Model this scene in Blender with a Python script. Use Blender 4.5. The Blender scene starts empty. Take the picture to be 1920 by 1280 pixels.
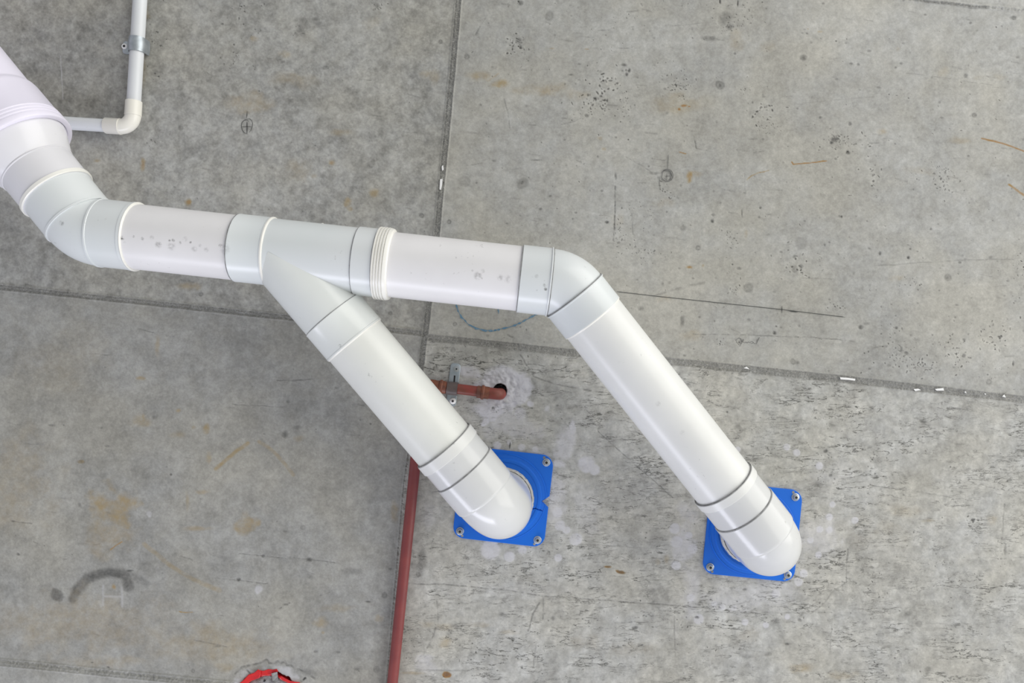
import bpy, bmesh, math, random
import numpy as np
from mathutils import Vector, Matrix

# ------------------------------------------------------------------ camera, world, lights
SC = bpy.context.scene
F = 1390.0                 # focal length in pixels of the 1920 wide frame
HC = 1.20                  # camera height
DC = 1.42                  # camera to soffit
ZC = HC + DC               # soffit height
cam_d = bpy.data.cameras.new('camera')
cam_d.sensor_fit = 'HORIZONTAL'; cam_d.sensor_width = 36.0; cam_d.lens = 36.0 * F / 1920.0
cam = bpy.data.objects.new('camera', cam_d); SC.collection.objects.link(cam)
cam.location = (0, 0, HC); cam.rotation_euler = (math.pi, 0, 0)
SC.camera = cam
SC.view_settings.view_transform = 'Standard'; SC.view_settings.look = 'None'
SC.view_settings.exposure = 0.0; SC.view_settings.gamma = 1.0; SC.view_settings.use_curve_mapping = False

world = bpy.data.worlds.new('open_air'); SC.world = world; world.use_nodes = True
wt = world.node_tree; wt.nodes.clear()
w_out = wt.nodes.new('ShaderNodeOutputWorld'); w_bg = wt.nodes.new('ShaderNodeBackground')
w_co = wt.nodes.new('ShaderNodeTexCoord'); w_sep = wt.nodes.new('ShaderNodeSeparateXYZ')
w_r = wt.nodes.new('ShaderNodeValToRGB'); w_m = wt.nodes.new('ShaderNodeMapRange')
wt.links.new(w_co.outputs['Generated'], w_sep.inputs[0])
# the open side of the building lies towards +X: brighter and warmer there
w_m.inputs['From Min'].default_value = -1; w_m.inputs['From Max'].default_value = 1
wt.links.new(w_sep.outputs['X'], w_m.inputs['Value']); wt.links.new(w_m.outputs[0], w_r.inputs[0])
w_r.color_ramp.elements[0].color = (0.36, 0.37, 0.41, 1); w_r.color_ramp.elements[0].position = 0.0
w_r.color_ramp.elements[1].color = (0.86, 0.86, 0.82, 1); w_r.color_ramp.elements[1].position = 1.0
# the shaded floor straight below gives less light than the open sides
w_z = wt.nodes.new('ShaderNodeMapRange'); w_z.inputs['From Min'].default_value = -1.0; w_z.inputs['From Max'].default_value = -0.55
w_z.inputs['To Min'].default_value = 0.50; w_z.inputs['To Max'].default_value = 1.12
wt.links.new(w_sep.outputs['Z'], w_z.inputs['Value'])
w_v = wt.nodes.new('ShaderNodeVectorMath'); w_v.operation = 'SCALE'
wt.links.new(w_r.outputs[0], w_v.inputs[0]); wt.links.new(w_z.outputs[0], w_v.inputs['Scale'])
wt.links.new(w_v.outputs[0], w_bg.inputs['Color']); w_bg.inputs['Strength'].default_value = 1.0
wt.links.new(w_bg.outputs[0], w_out.inputs[0])

def area(name, loc, target, sx, sy, power, col):
    d = bpy.data.lights.new(name, 'AREA'); d.shape = 'RECTANGLE'; d.size = sx; d.size_y = sy
    d.energy = power; d.color = col
    o = bpy.data.objects.new(name, d); SC.collection.objects.link(o); o.location = loc
    o.rotation_euler = (Vector(target) - Vector(loc)).to_track_quat('-Z', 'Y').to_euler()
area('daylight_right', (3.6, -1.1, 0.9), (0.3, 0, ZC), 6.5, 4.0, 182, (1.0, 0.985, 0.93))
area('daylight_street', (-0.9, 3.4, 1.5), (0, 0, ZC), 3.4, 0.9, 72, (0.86, 0.87, 1.0))

# ------------------------------------------------------------------ helpers
def P(px, py, d=DC):
    return Vector(((px - 960) / F * d, (py - 640) / F * d, HC + d))
def pix(v):
    d = v.z - HC
    return Vector((v.x / d * F + 960, v.y / d * F + 640))
def on_line(A, B, px, py):
    """point of the straight axis A-B that shows nearest the given place"""
    a, b = pix(A), pix(B); ab = b - a
    s = (Vector((px, py)) - a).dot(ab) / ab.length_squared
    za, zb = A.z - HC, B.z - HC
    l = s * za / (zb - s * (zb - za))
    return A.lerp(B, l)

def mesh_obj(name, verts, faces, mats, parent=None, smooth=True, angle=32, midx=None):
    me = bpy.data.meshes.new(name)
    off = parent['_w'] if parent is not None and '_w' in parent else (0, 0, 0)
    off = Vector(off)
    me.from_pydata([tuple(Vector(v) - off) for v in verts], [], faces)
    me.update()
    bm = bmesh.new(); bm.from_mesh(me); bmesh.ops.recalc_face_normals(bm, faces=bm.faces); bm.to_mesh(me); bm.free()
    if not isinstance(mats, (list, tuple)): mats = [mats]
    for m in mats: me.materials.append(m)
    if midx is not None: me.polygons.foreach_set('material_index', midx)
    if smooth:
        me.polygons.foreach_set('use_smooth', [True] * len(me.polygons))
        me.set_sharp_from_angle(angle=math.radians(angle))
    o = bpy.data.objects.new(name, me); SC.collection.objects.link(o)
    if parent is not None:
        o.parent = parent
    return o

def thing(name, loc, label, cat, group=None):
    o = bpy.data.objects.new(name, None); SC.collection.objects.link(o)
    o.location = loc; o.empty_display_size = 0.05
    o['_w'] = tuple(loc); o['label'] = label; o['category'] = cat
    if group: o['group'] = group
    return o
def sub(part, parent):
    """part meshes keep the thing's own frame; sub-parts share it too"""
    part['_w'] = parent['_w']
    return part

def frame(d):
    d = d.normalized()
    up = Vector((0, 0, -1)) if abs(d.z) < 0.9 else Vector((1, 0, 0))
    u = up.cross(d).normalized(); v = d.cross(u).normalized()
    return d, u, v

def lathe(name, A, d, prof, mat, parent=None, n=96, angle=32):
    """surface of revolution about the axis from A along d; prof = (s, r) in mm"""
    d, u, v = frame(d); vs = []; fs = []
    for s, r in prof:
        for k in range(n):
            a = 2 * math.pi * k / n
            vs.append(A + d * (s / 1000) + (u * math.cos(a) + v * math.sin(a)) * (max(r, 0.01) / 1000))
    for i in range(len(prof) - 1):
        for k in range(n):
            k2 = (k + 1) % n
            fs.append((i * n + k, i * n + k2, (i + 1) * n + k2, (i + 1) * n + k))
    return mesh_obj(name, vs, fs, mat, parent, angle=angle)

def bend(name, C, d1, d2, rb, r, mat, parent=None, n=96, m=28, ext1=0, ext2=0):
    """pipe bend: comes in along d1, leaves along d2, axes crossing at C; mm"""
    d1, d2 = d1.normalized(), d2.normalized()
    th = d1.angle(d2); t = rb * math.tan(th / 2) / 1000
    nrm = d1.cross(d2).normalized()
    inw = nrm.cross(d1).normalized()
    O = C - d1 * t + inw * (rb / 1000)
    pts = []
    if ext1: pts.append((C - d1 * (t + ext1 / 1000), d1))
    for i in range(m + 1):
        a = th * i / m
        R = Matrix.Rotation(a, 3, nrm)
        pts.append((O + R @ (-inw * (rb / 1000)), R @ d1))
    if ext2: pts.append((C + d2 * (t + ext2 / 1000), d2))
    vs = []; fs = []
    for p, d in pts:
        u = nrm; v = d.cross(u).normalized()
        for k in range(n):
            a = 2 * math.pi * k / n
            vs.append(p + (u * math.cos(a) + v * math.sin(a)) * (r / 1000))
    for i in range(len(pts) - 1):
        for k in range(n):
            k2 = (k + 1) % n
            fs.append((i * n + k, i * n + k2, (i + 1) * n + k2, (i + 1) * n + k))
    return mesh_obj(name, vs, fs, mat, parent, angle=60)

# ------------------------------------------------------------------ materials
def base_mat(name, col, rough=0.35, metal=0.0, spec=0.5):
    m = bpy.data.materials.new(name); m.use_nodes = True
    b = m.node_tree.nodes['Principled BSDF']
    b.inputs['Base Color'].default_value = (*col, 1); b.inputs['Roughness'].default_value = rough
    b.inputs['Metallic'].default_value = metal; b.inputs['Specular IOR Level'].default_value = spec
    return m, m.node_tree, b

def plastic(name, col, rough=0.3, grime=0.5, col2=None, scale=9.0, spots=(), bump=0.02):
    """aged plastic: faint patchy tone, fine dust flecks, some scuffs at known places"""
    m, t, b = base_mat(name, col, rough)
    N = t.nodes.new; L = t.links.new
    geo = N('ShaderNodeNewGeometry')
    n1 = N('ShaderNodeTexNoise'); n1.inputs['Scale'].default_value = scale; n1.inputs['Detail'].default_value = 5
    L(geo.outputs['Position'], n1.inputs['Vector'])
    r1 = N('ShaderNodeValToRGB'); r1.color_ramp.elements[0].position = 0.35; r1.color_ramp.elements[1].position = 0.68
    c2 = col2 or tuple(c * 0.93 for c in col)
    r1.color_ramp.elements[0].color = (*c2, 1); r1.color_ramp.elements[1].color = (*col, 1)
    L(n1.outputs['Fac'], r1.inputs[0]); cur = r1.outputs[0]
    # flecks
    n2 = N('ShaderNodeTexNoise'); n2.inputs['Scale'].default_value = 150; n2.inputs['Detail'].default_value = 3
    n3 = N('ShaderNodeTexNoise'); n3.inputs['Scale'].default_value = 16; n3.inputs['Detail'].default_value = 2
    L(geo.outputs['Position'], n2.inputs['Vector']); L(geo.outputs['Position'], n3.inputs['Vector'])
    a = N('ShaderNodeMapRange'); a.inputs['From Min'].default_value = 0.66; a.inputs['From Max'].default_value = 0.74
    c = N('ShaderNodeMapRange'); c.inputs['From Min'].default_value = 0.55; c.inputs['From Max'].default_value = 0.68
    L(n2.outputs['Fac'], a.inputs['Value']); L(n3.outputs['Fac'], c.inputs['Value'])
    mu = N('ShaderNodeMath'); mu.operation = 'MULTIPLY'; L(a.outputs[0], mu.inputs[0]); L(c.outputs[0], mu.inputs[1])
    mu2 = N('ShaderNodeMath'); mu2.operation = 'MULTIPLY'; L(mu.outputs[0], mu2.inputs[0]); mu2.inputs[1].default_value = grime
    acc = mu2.outputs[0]
    if spots:
        n4 = N('ShaderNodeTexNoise'); n4.inputs['Scale'].default_value = 230; n4.inputs['Detail'].default_value = 4
        L(geo.outputs['Position'], n4.inputs['Vector'])
        jag = N('ShaderNodeMapRange'); jag.inputs['From Min'].default_value = 0.35; jag.inputs['From Max'].default_value = 0.62
        L(n4.outputs['Fac'], jag.inputs['Value'])
        tot = None
        for (p, r, s) in spots:
            vd = N('ShaderNodeVectorMath'); vd.operation = 'DISTANCE'; L(geo.outputs['Position'], vd.inputs[0])
            vd.inputs[1].default_value = tuple(p)
            mr = N('ShaderNodeMapRange'); mr.inputs['From Min'].default_value = r; mr.inputs['From Max'].default_value = r * 0.4
            mr.inputs['To Max'].default_value = s
            L(vd.outputs['Value'], mr.inputs['Value'])
            if tot is None: tot = mr.outputs[0]
            else:
                mx = N('ShaderNodeMath'); mx.operation = 'MAXIMUM'; L(tot, mx.inputs[0]); L(mr.outputs[0], mx.inputs[1]); tot = mx.outputs[0]
        mj = N('ShaderNodeMath'); mj.operation = 'MULTIPLY'; L(tot, mj.inputs[0]); L(jag.outputs[0], mj.inputs[1])
        mx = N('ShaderNodeMath'); mx.operation = 'MAXIMUM'; L(acc, mx.inputs[0]); L(mj.outputs[0], mx.inputs[1]); acc = mx.outputs[0]
    mix = N('ShaderNodeMix'); mix.data_type = 'RGBA'; L(acc, mix.inputs['Factor']); L(cur, mix.inputs['A'])
    mix.inputs['B'].default_value = (0.10, 0.095, 0.09, 1); L(mix.outputs['Result'], b.inputs['Base Color'])
    bp = N('ShaderNodeBump'); bp.inputs['Strength'].default_value = bump; bp.inputs['Distance'].default_value = 0.01
    L(n1.outputs['Fac'], bp.inputs['Height']); L(bp.outputs[0], b.inputs['Normal'])
    return m

def near(px, py, d): return P(px, py, d)
ZR = 1.253                      # depth of the horizontal run's axis
def cy(x): return 461.8 + 0.109 * (x - 420)
def RN(x): return P(x, cy(x), ZR)
def surf(px, py, axis_d, r=0.055):   # roughly the visible face of a pipe
    return P(px, py, axis_d - r)
scuffs = []
for (x, y, r, s) in [(229, 446, 5, .9), (232, 455, 4, .6), (250, 443, 3, .7), (267, 447, 4, .5), (296, 459, 8, .5), (285, 445, 5, .3),
                     (318, 451, 3, .7), (325, 450, 4, .7), (320, 461, 10, .35), (337, 455, 4, .5), (357, 454, 3, .7), (363, 467, 7, .35),
                     (375, 460, 4, .3), (386, 468, 6, .3), (413, 460, 4, .8), (422, 466, 12, .3), (347, 448, 6, .25), (415, 459, 2.5, .9),
                     (886, 507, 2.5, .6), (896, 517, 9, .45), (903, 522, 3, .7), (853, 530, 2.5, .6), (938, 520, 7, .35), (952, 523, 9, .25),
                     (905, 508, 5, .3), (935, 532, 3, .3)]:
    scuffs.append((surf(x, y, ZR), r * 0.00088, s))
for (x, y, r, s) in [(998, 519, 3, .8), (1006, 518, 5, .5), (1021, 526, 3, .8), (1023, 542, 4, .8), (1007, 544, 3, .6), (1022, 534, 5, .5),
                     (998, 565, 2, .8), (1097, 600, 5, .5), (116, 418, 6, .5), (141, 467, 2.5, .5), (213, 404, 1.6, .9), (219, 406, 1.6, .7), (163, 421, 2, .5)]:
    scuffs.append((surf(x, y, ZR), r * 0.00088, s))
scA = [(surf(x, y, 1.27), r * 0.0009, s) for (x, y, r, s) in [(637, 648, 3.5, .95), (655, 663, 4, .6), (660, 660, 3, .5), (723, 747, 3, .7), (764, 792, 3, .6),
        (805, 806, 2.5, .3), (843, 905, 8, .3), (868, 885, 10, .25), (882, 918, 3, .5), (884, 916, 3, .5)]]
scB = [(surf(x, y, 1.27), r * 0.0009, s) for (x, y, r, s) in [(1103, 608, 3, .7), (1116, 602, 3, .6), (1120, 640, 6, .3), (1139, 642, 3, .35), (1148, 652, 7, .25),
        (1234, 757, 6, .3), (1203, 711, 2, .7), (1161, 678, 6, .2), (1290, 848, 2, .7), (1281, 812, 8, .2), (1336, 899, 2, .8), (1380, 918, 2, .7),
        (1335, 839, 6, .3), (1416, 985, 4, .5), (1392, 1000, 5, .4), (1363, 847, 3, .4), (1338, 870, 3, .2)]]
M_pipe = plastic('white_pvc_pipe', (0.79, 0.78, 0.795), 0.33, 0.35, spots=scuffs)
M_fit = plastic('grey_white_pvc_fitting', (0.69, 0.715, 0.73), 0.27, 0.35, (0.66, 0.695, 0.71), spots=scuffs)
M_pipeA = plastic('cream_white_pvc_pipe', (0.755, 0.765, 0.735), 0.33, 0.35, spots=scA)
M_fitA = plastic('pale_pvc_fitting', (0.70, 0.725, 0.715), 0.24, 0.3, spots=scA)
M_pipeB = plastic('bright_pvc_pipe', (0.755, 0.76, 0.75), 0.30, 0.35, spots=scB)
M_fitB = plastic('bright_pvc_fitting', (0.66, 0.668, 0.675), 0.2, 0.3, spots=scB)
M_big = plastic('lilac_white_pvc', (0.80, 0.77, 0.895), 0.34, 0.2)
M_red_ = None
M_fitL = plastic('lilac_grey_pvc_fitting', (0.73, 0.725, 0.765), 0.25, 0.25)
M_cond = plastic('pale_blue_grey_conduit', (0.68, 0.70, 0.73), 0.35, 0.3)
M_cfit = plastic('ivory_conduit_fitting', (0.82, 0.80, 0.74), 0.28, 0.1)
M_ivory = plastic('ivory_lip', (0.84, 0.83, 0.79), 0.3, 0.1)
M_blue = plastic('blue_collar_plastic', (0.0, 0.122, 0.62), 0.45, 0.2, (0.0, 0.138, 0.66), spots=())
M_steel = plastic('zinc_steel', (0.55, 0.57, 0.58), 0.32, 0.3, (0.42, 0.45, 0.47), 60)
M_galv = plastic('galvanised_steel', (0.36, 0.40, 0.44), 0.42, 0.3, (0.46, 0.50, 0.53), 90)
M_galv2 = plastic('light_galvanised_steel', (0.36, 0.42, 0.46), 0.42, 0.3, (0.44, 0.49, 0.53), 90)
for m_ in (M_steel, M_galv, M_galv2):
    m_.node_tree.nodes['Principled BSDF'].inputs['Metallic'].default_value = 0.75
M_dark = base_mat('dark_recess', (0.02, 0.02, 0.022), 0.7)[0]
M_dband = plastic('dark_rubber_lined_band', (0.085, 0.07, 0.07), 0.5, 0.2, (0.12, 0.09, 0.085), 60)
M_redp = plastic('red_oxide_paint', (0.235, 0.050, 0.048), 0.4, 0.4, (0.19, 0.040, 0.042), 30)
M_redb = plastic('brick_red_paint', (0.27, 0.045, 0.036), 0.45, 0.4, (0.17, 0.05, 0.032), 45)
M_rust = plastic('brown_primed_fitting', (0.24, 0.075, 0.035), 0.5, 0.5, (0.13, 0.05, 0.035), 90)
M_seal = plastic('sealant', (0.62, 0.60, 0.55), 0.6, 0.6, (0.45, 0.44, 0.41), 90, bump=0.6)
M_red = plastic('red_plastic', (0.75, 0.02, 0.018), 0.4, 0.3, (0.48, 0.012, 0.02), 60)
M_mortar = plastic('grey_mortar', (0.20, 0.20, 0.20), 0.85, 0.5, (0.34, 0.34, 0.34), 80, bump=0.8)
M_pencil = base_mat('pencil', (0.055, 0.058, 0.055), 0.8)[0]
M_pencil2 = base_mat('faint_pencil', (0.16, 0.16, 0.155), 0.8)[0]
M_chalk = plastic('blue_chalk', (0.07, 0.19, 0.31), 0.9, 0.8, (0.17, 0.27, 0.35), 300)
M_flake = base_mat('white_flake', (0.85, 0.85, 0.85), 0.6)[0]

# ------------------------------------------------------------------ ceiling (soffit)
rng = np.random.default_rng(7)
ST = 1.25
fx = np.arange(-70, 1990 + ST, ST); fy = np.arange(-60, 1345 + ST, ST)
ox = np.array([40, 100, 200, 400, 700, 1200, 1900]); oy = ox
gx = np.concatenate([(fx[0] - ox)[::-1], fx, fx[-1] + ox]); gy = np.concatenate([(fy[0] - oy)[::-1], fy, fy[-1] + oy])
NX, NY = len(gx), len(gy)
X, Y = np.meshgrid(gx, gy)

def vnoise(xs, ys, seed):
    r = np.random.default_rng(seed); T = r.random((257, 257)).astype(np.float32)
    xi = np.floor(xs).astype(np.int64); yi = np.floor(ys).astype(np.int64)
    xf = (xs - xi).astype(np.float32); yf = (ys - yi).astype(np.float32)
    xf = xf * xf * (3 - 2 * xf); yf = yf * yf * (3 - 2 * yf)
    x0 = xi % 256; y0 = yi % 256; x1 = (xi + 1) % 256; y1 = (yi + 1) % 256
    return (T[y0, x0] * (1 - xf) + T[y0, x1] * xf) * (1 - yf) + (T[y1, x0] * (1 - xf) + T[y1, x1] * xf) * yf
def fbm(xs, ys, scale, seed, octs=4, gain=0.5):
    c, s = math.cos(0.11 + seed), math.sin(0.11 + seed)
    u = (xs * c - ys * s) / scale + 500; v = (xs * s + ys * c) / scale + 500
    o = np.zeros_like(u, dtype=np.float32); a = 1.0; t = 0
    for k in range(octs):
        o += a * vnoise(u, v, seed * 10 + k); t += a; a *= gain; u = u * 2.03 + 17.3; v = v * 2.03 + 9.1
    return o / t                               # 0..1, mean .5
def sm(a, b, x):
    t = np.clip((x - a) / (b - a), 0, 1); return t * t * (3 - 2 * t)

Wx = (fbm(X, Y, 26, 3, 4) - .5); Wy = (fbm(X, Y, 26, 4, 4) - .5)     # warps
W2 = (fbm(X, Y, 7, 5, 3) - .5)
tone = np.ones_like(X, dtype=np.float32); rust = np.zeros_like(tone); plas = np.zeros_like(tone)
dark = np.zeros_like(tone); rough = np.zeros_like(tone); seam = np.zeros_like(tone); pit = np.zeros_like(tone)
H = np.zeros_like(tone)                        # mm, positive hangs down towards the viewer

def win(x0, x1, y0, y1):
    a, b = np.searchsorted(gx, [x0, x1]); c, d = np.searchsorted(gy, [y0, y1])
    return slice(c, max(d, c + 1)), slice(a, max(b, a + 1))
def blob(ch, cx, cyy, rx, ry, a, soft=0.6, warp=0.5, ang=0.0, ring=0.0):
    R = max(rx, ry) * 1.7 + 4; w = win(cx - R, cx + R, cyy - R, cyy + R)
    m = min(rx, ry)
    x = X[w] - cx + Wx[w] * warp * m * 2 + W2[w] * warp * m * .6; y = Y[w] - cyy + Wy[w] * warp * m * 2
    c, s = math.cos(ang), math.sin(ang)
    d = np.sqrt(((x * c + y * s) / rx) ** 2 + ((-x * s + y * c) / ry) ** 2)
    k = 1 - sm(1 - soft, 1.0, d)
    if ring: k = k * (1 - ring * (1 - sm(0.2, 0.75, d)))
    ch[w] = np.maximum(ch[w], a * k) if a > 0 else ch[w] + a * k
def line(ch, pts, wd, a, jag=0.0, broken=0.0, seed=0):
    for i in range(len(pts) - 1):
        (x0, y0), (x1, y1) = pts[i], pts[i + 1]
        pad = wd * 2 + 6; w = win(min(x0, x1) - pad, max(x0, x1) + pad, min(y0, y1) - pad, max(y0, y1) + pad)
        x = X[w] + Wx[w] * jag; y = Y[w] + Wy[w] * jag
        L2 = (x1 - x0) ** 2 + (y1 - y0) ** 2 + 1e-6
        t = np.clip(((x - x0) * (x1 - x0) + (y - y0) * (y1 - y0)) / L2, 0, 1)
        d = np.hypot(x - x0 - t * (x1 - x0), y - y0 - t * (y1 - y0))
        k = a * (1 - sm(wd * .35, wd, d))
        if ch is dark and wd < 4: k = k * np.clip(.8 + W2[w] * 3.2 + Wx[w] * 1.5, .12, 1.1)
        ch[w] = np.maximum(ch[w], k)

# seams between the formwork sheets
VS = [(-60, 866), (0, 860), (150, 847), (440, 819), (600, 801), (650, 794), (740, 783), (900, 758.5), (1280, 725.5), (1345, 720)]
vs_x = np.interp(gy, [p[0] for p in VS], [p[1] for p in VS])
lo, hi = gy < -60, gy > 1345
vs_x[lo] = 866 + (-60 - gy[lo]) * 0.1; vs_x[hi] = 720 - (gy[hi] - 1345) * 0.09
dv = X - vs_x[:, None]
HL = [(-70, 530), (0, 538), (554, 596.5), (797, 626)]; HRt = [(797, 632), (940, 647), (1060, 660), (1245, 676), (1574, 710), (1920, 749), (1990, 757)]
hl = np.interp(gx, [p[0] for p in HL], [p[1] for p in HL]); hr = np.interp(gx, [p[0] for p in HRt], [p[1] for p in HRt])
l = gx < -70; hl[l] = 530 + (gx[l] + 70) * .11; r_ = gx > 1990; hr[r_] = 757 + (gx[r_] - 1990) * .11
hs = np.where(dv < 0, hl[None, :], hr[None, :]); dh = Y - hs
bl = 1241 + 0.098 * gx; dbl = Y - bl[None, :]                       # lower left seam
tr = 20 + (gx - 1920) * 0.093; dtr = Y - tr[None, :]               # upper right seam
wob = Wx * 3
def seam_apply(d, hw, strength, mask, rid=1.0):
    """joint between two sheets: fine double arris with streaky grit running along it"""
    global H, seam, tone
    dd = d + wob * .5
    along = Y if d is dv or abs(float(d[0, 0] - d[-1, 0])) < abs(float(d[0, 0] - d[0, -1])) else X
    st = fbm(dd * 1.0, along * .30, 1.7, int(11 + hw * 2), 3, .6) - .5
    body = (1 - sm(hw - .8, hw + .8, np.abs(dd))) * mask
    drk = sm(.02, .12, st); lgt = sm(.04, .14, -st)
    cen = np.exp(-((dd - hw * .1 + SN * 4) / 1.6) ** 2)
    edge = np.exp(-((np.abs(dd) - hw) / .95) ** 2)
    seam = np.maximum(seam, strength * mask * np.clip(body * (.10 + .45 * drk + .55 * cen * (hw > 3)) + .75 * edge, 0, 1))
    tone += strength * (body * lgt * .30 + mask * .38 * np.exp(-((np.abs(dd) - hw + 2.0) / .8) ** 2)) - strength * body * .06
    H += mask * rid * (1.1 * np.exp(-((np.abs(dd) - hw) / 1.3) ** 2)) + body * rid * (SN * 2.5 - st * 2.0)
SN = fbm(X, Y, 4.0, 11, 3, .6) - .5
one = np.ones_like(X, dtype=np.float32); rust = np.zeros_like(tone); plas = np.zeros_like(tone)
dark = np.zeros_like(tone); rough = np.zeros_like(tone); seam = np.zeros_like(tone); pit = np.zeros_like(tone)
H = np.zeros_like(tone)                        # mm, positive hangs down towards the viewer

def win(x0, x1, y0, y1):
    a, b = np.searchsorted(gx, [x0, x1]); c, d = np.searchsorted(gy, [y0, y1])
    return slice(c, max(d, c + 1)), slice(a, max(b, a + 1))
def blob(ch, cx, cyy, rx, ry, a, soft=0.6, warp=0.5, ang=0.0, ring=0.0):
    R = max(rx, ry) * 1.7 + 4; w = win(cx - R, cx + R, cyy - R, cyy + R)
    m = min(rx, ry)
    x = X[w] - cx + Wx[w] * warp * m * 2 + W2[w] * warp * m * .6; y = Y[w] - cyy + Wy[w] * warp * m * 2
    c, s = math.cos(ang), math.sin(ang)
    d = np.sqrt(((x * c + y * s) / rx) ** 2 + ((-x * s + y * c) / ry) ** 2)
    k = 1 - sm(1 - soft, 1.0, d)
    if ring: k = k * (1 - ring * (1 - sm(0.2, 0.75, d)))
    ch[w] = np.maximum(ch[w], a * k) if a > 0 else ch[w] + a * k
def line(ch, pts, wd, a, jag=0.0, broken=0.0, seed=0):
    for i in range(len(pts) - 1):
        (x0, y0), (x1, y1) = pts[i], pts[i + 1]
        pad = wd * 2 + 6; w = win(min(x0, x1) - pad, max(x0, x1) + pad, min(y0, y1) - pad, max(y0, y1) + pad)
        x = X[w] + Wx[w] * jag; y = Y[w] + Wy[w] * jag
        L2 = (x1 - x0) ** 2 + (y1 - y0) ** 2 + 1e-6
        t = np.clip(((x - x0) * (x1 - x0) + (y - y0) * (y1 - y0)) / L2, 0, 1)
        d = np.hypot(x - x0 - t * (x1 - x0), y - y0 - t * (y1 - y0))
        k = a * (1 - sm(wd * .35, wd, d))
        if ch is dark and wd < 4: k = k * np.clip(.8 + W2[w] * 3.2 + Wx[w] * 1.5, .12, 1.1)
        ch[w] = np.maximum(ch[w], k)

# seams between the formwork sheets
VS = [(-60, 866), (0, 860), (150, 847), (440, 819), (600, 801), (650, 794), (740, 783), (900, 758.5), (1280, 725.5), (1345, 720)]
vs_x = np.interp(gy, [p[0] for p in VS], [p[1] for p in VS])
lo, hi = gy < -60, gy > 1345
vs_x[lo] = 866 + (-60 - gy[lo]) * 0.1; vs_x[hi] = 720 - (gy[hi] - 1345) * 0.09
dv = X - vs_x[:, None]
HL = [(-70, 530), (0, 538), (554, 596.5), (797, 626)]; HRt = [(797, 632), (940, 647), (1060, 660), (1245, 676), (1574, 710), (1920, 749), (1990, 757)]
hl = np.interp(gx, [p[0] for p in HL], [p[1] for p in HL]); hr = np.interp(gx, [p[0] for p in HRt], [p[1] for p in HRt])
l = gx < -70; hl[l] = 530 + (gx[l] + 70) * .11; r_ = gx > 1990; hr[r_] = 757 + (gx[r_] - 1990) * .11
hs = np.where(dv < 0, hl[None, :], hr[None, :]); dh = Y - hs
bl = 1241 + 0.098 * gx; dbl = Y - bl[None, :]                       # lower left seam
tr = 20 + (gx - 1920) * 0.093; dtr = Y - tr[None, :]               # upper right seam
wob = Wx * 3
def seam_apply(d, hw, strength, mask, rid=1.0):
    global H, seam
    dd = d + wob * .5
    body = (1 - sm(hw - 1.5, hw + 1.5, np.abs(dd))) * mask
    seam = np.maximum(seam, body * strength)
    H += mask * rid * (1.1 * np.exp(-((np.abs(dd) - hw) / 1.3) ** 2) + 0.8 * np.exp(-((dd + hw * .3) / 1.4) ** 2))
    H += body * rid * (fbm(X, Y, 3.0, 11, 2) - .5) * 2.2
one = np.ones_like(tone)
seam_apply(dv + .5, 6.0, 1.0, (Y < 820) * one)
seam_apply(dv, 2.0, 0.35, (Y >= 820) * one, 1.4); tone += (Y >= 820) * .30 * np.exp(-((dv - 3.2 + wob * .3) / 1.3) ** 2)
seam_apply(dh, 5.5, 0.85, (dv < 0) * one, .9); seam_apply(dh, 7.2, .85, (dv > 0) * one, .8)
seam_apply(dbl, 6, 0.25, (dv < -10) * (X < 470 + 0 * X) * one, 1.0)
seam_apply(dtr, 2.5, 0.2, (dv > 0) * one, 1.4)
line(dark, [(1705, -3), (1740, 3), (1790, 9), (1850, 15)], 4, .4, 5)
H += (dbl > 0) * (dv < 0) * 2.0
UL = (dv < 0) & (dh < 0); UR = (dv >= 0) & (dh < 0); LL = (dv < 0) & (dh >= 0); LR = (dv >= 0) & (dh >= 0)
f_big = fbm(X, Y, 210, 21, 4) - .5; f_mid = fbm(X, Y, 55, 22, 5) - .5; f_sm = fbm(X, Y, 11, 23, 4) - .5; f_fi = fbm(X, Y, 3.2, 24, 2) - .5
f_mid2 = fbm(X, Y, 38, 29, 5, .62) - .5
tone += f_big * .20 + f_mid * .22 + f_sm * .24 + f_fi * .20
f_pA = fbm(X, Y, 30, 41, 5, .62); f_pB = fbm(X, Y, 46, 42, 5, .62)
tone += UL * (f_mid2 * .24 + f_sm * .30 + f_fi * .12 - .09 + .045 * sm(.575, .595, f_pA) - .05 * sm(.59, .61, f_pB)) + LL * (f_mid2 * .32 - .15 + .03 * sm(.55, .63, f_pA)) \
    + UR * (f_big * .10 + f_mid2 * .20 + .04 - .04 * sm(.60, .66, f_pA)) + LR * (f_mid2 * .34 + f_sm * .35 + .15 - .07 * sm(.57, .64, f_pB))
tone += (dbl > 6) * (dv < 0) * .06
# large tonal areas of the concrete; the upper-left corner one paints in pipe shade
blob(tone, 110, 110, 300, 260, -.14, 1.0, .3); blob(tone, 610, 185, 105, 42, -.17, .7, .6); blob(tone, 520, 165, 90, 40, -.08, .8, .6)
blob(tone, 700, 200, 50, 30, -.10, .8, .7); blob(tone, 560, 300, 80, 45, -.05, 1, .6); blob(tone, 632, 264, 21, 14, -.16, .35, .8); blob(tone, 612, 326, 20, 14, -.15, .4, 1.1)
for (x, y, r) in [(700, 265, 14), (688, 320, 16), (720, 250, 12), (675, 345, 10), (402, 322, 13), (700, 300, 9), (340, 180, 10), (560, 60, 12)]: blob(tone, x, y, r, r * 1.3, -.10, .5, 1.1)
blob(tone, 1068, 282, 48, 34, -.13, 1.0, .3); blob(tone, 960, 80, 60, 80, -.05, 1, .4); blob(tone, 1270, 150, 50, 20, -.05, .8, .5)
blob(tone, 1380, 45, 22, 14, -.12, .8, 1); blob(tone, 870, 100, 40, 90, -.04, 1, .4)
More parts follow.
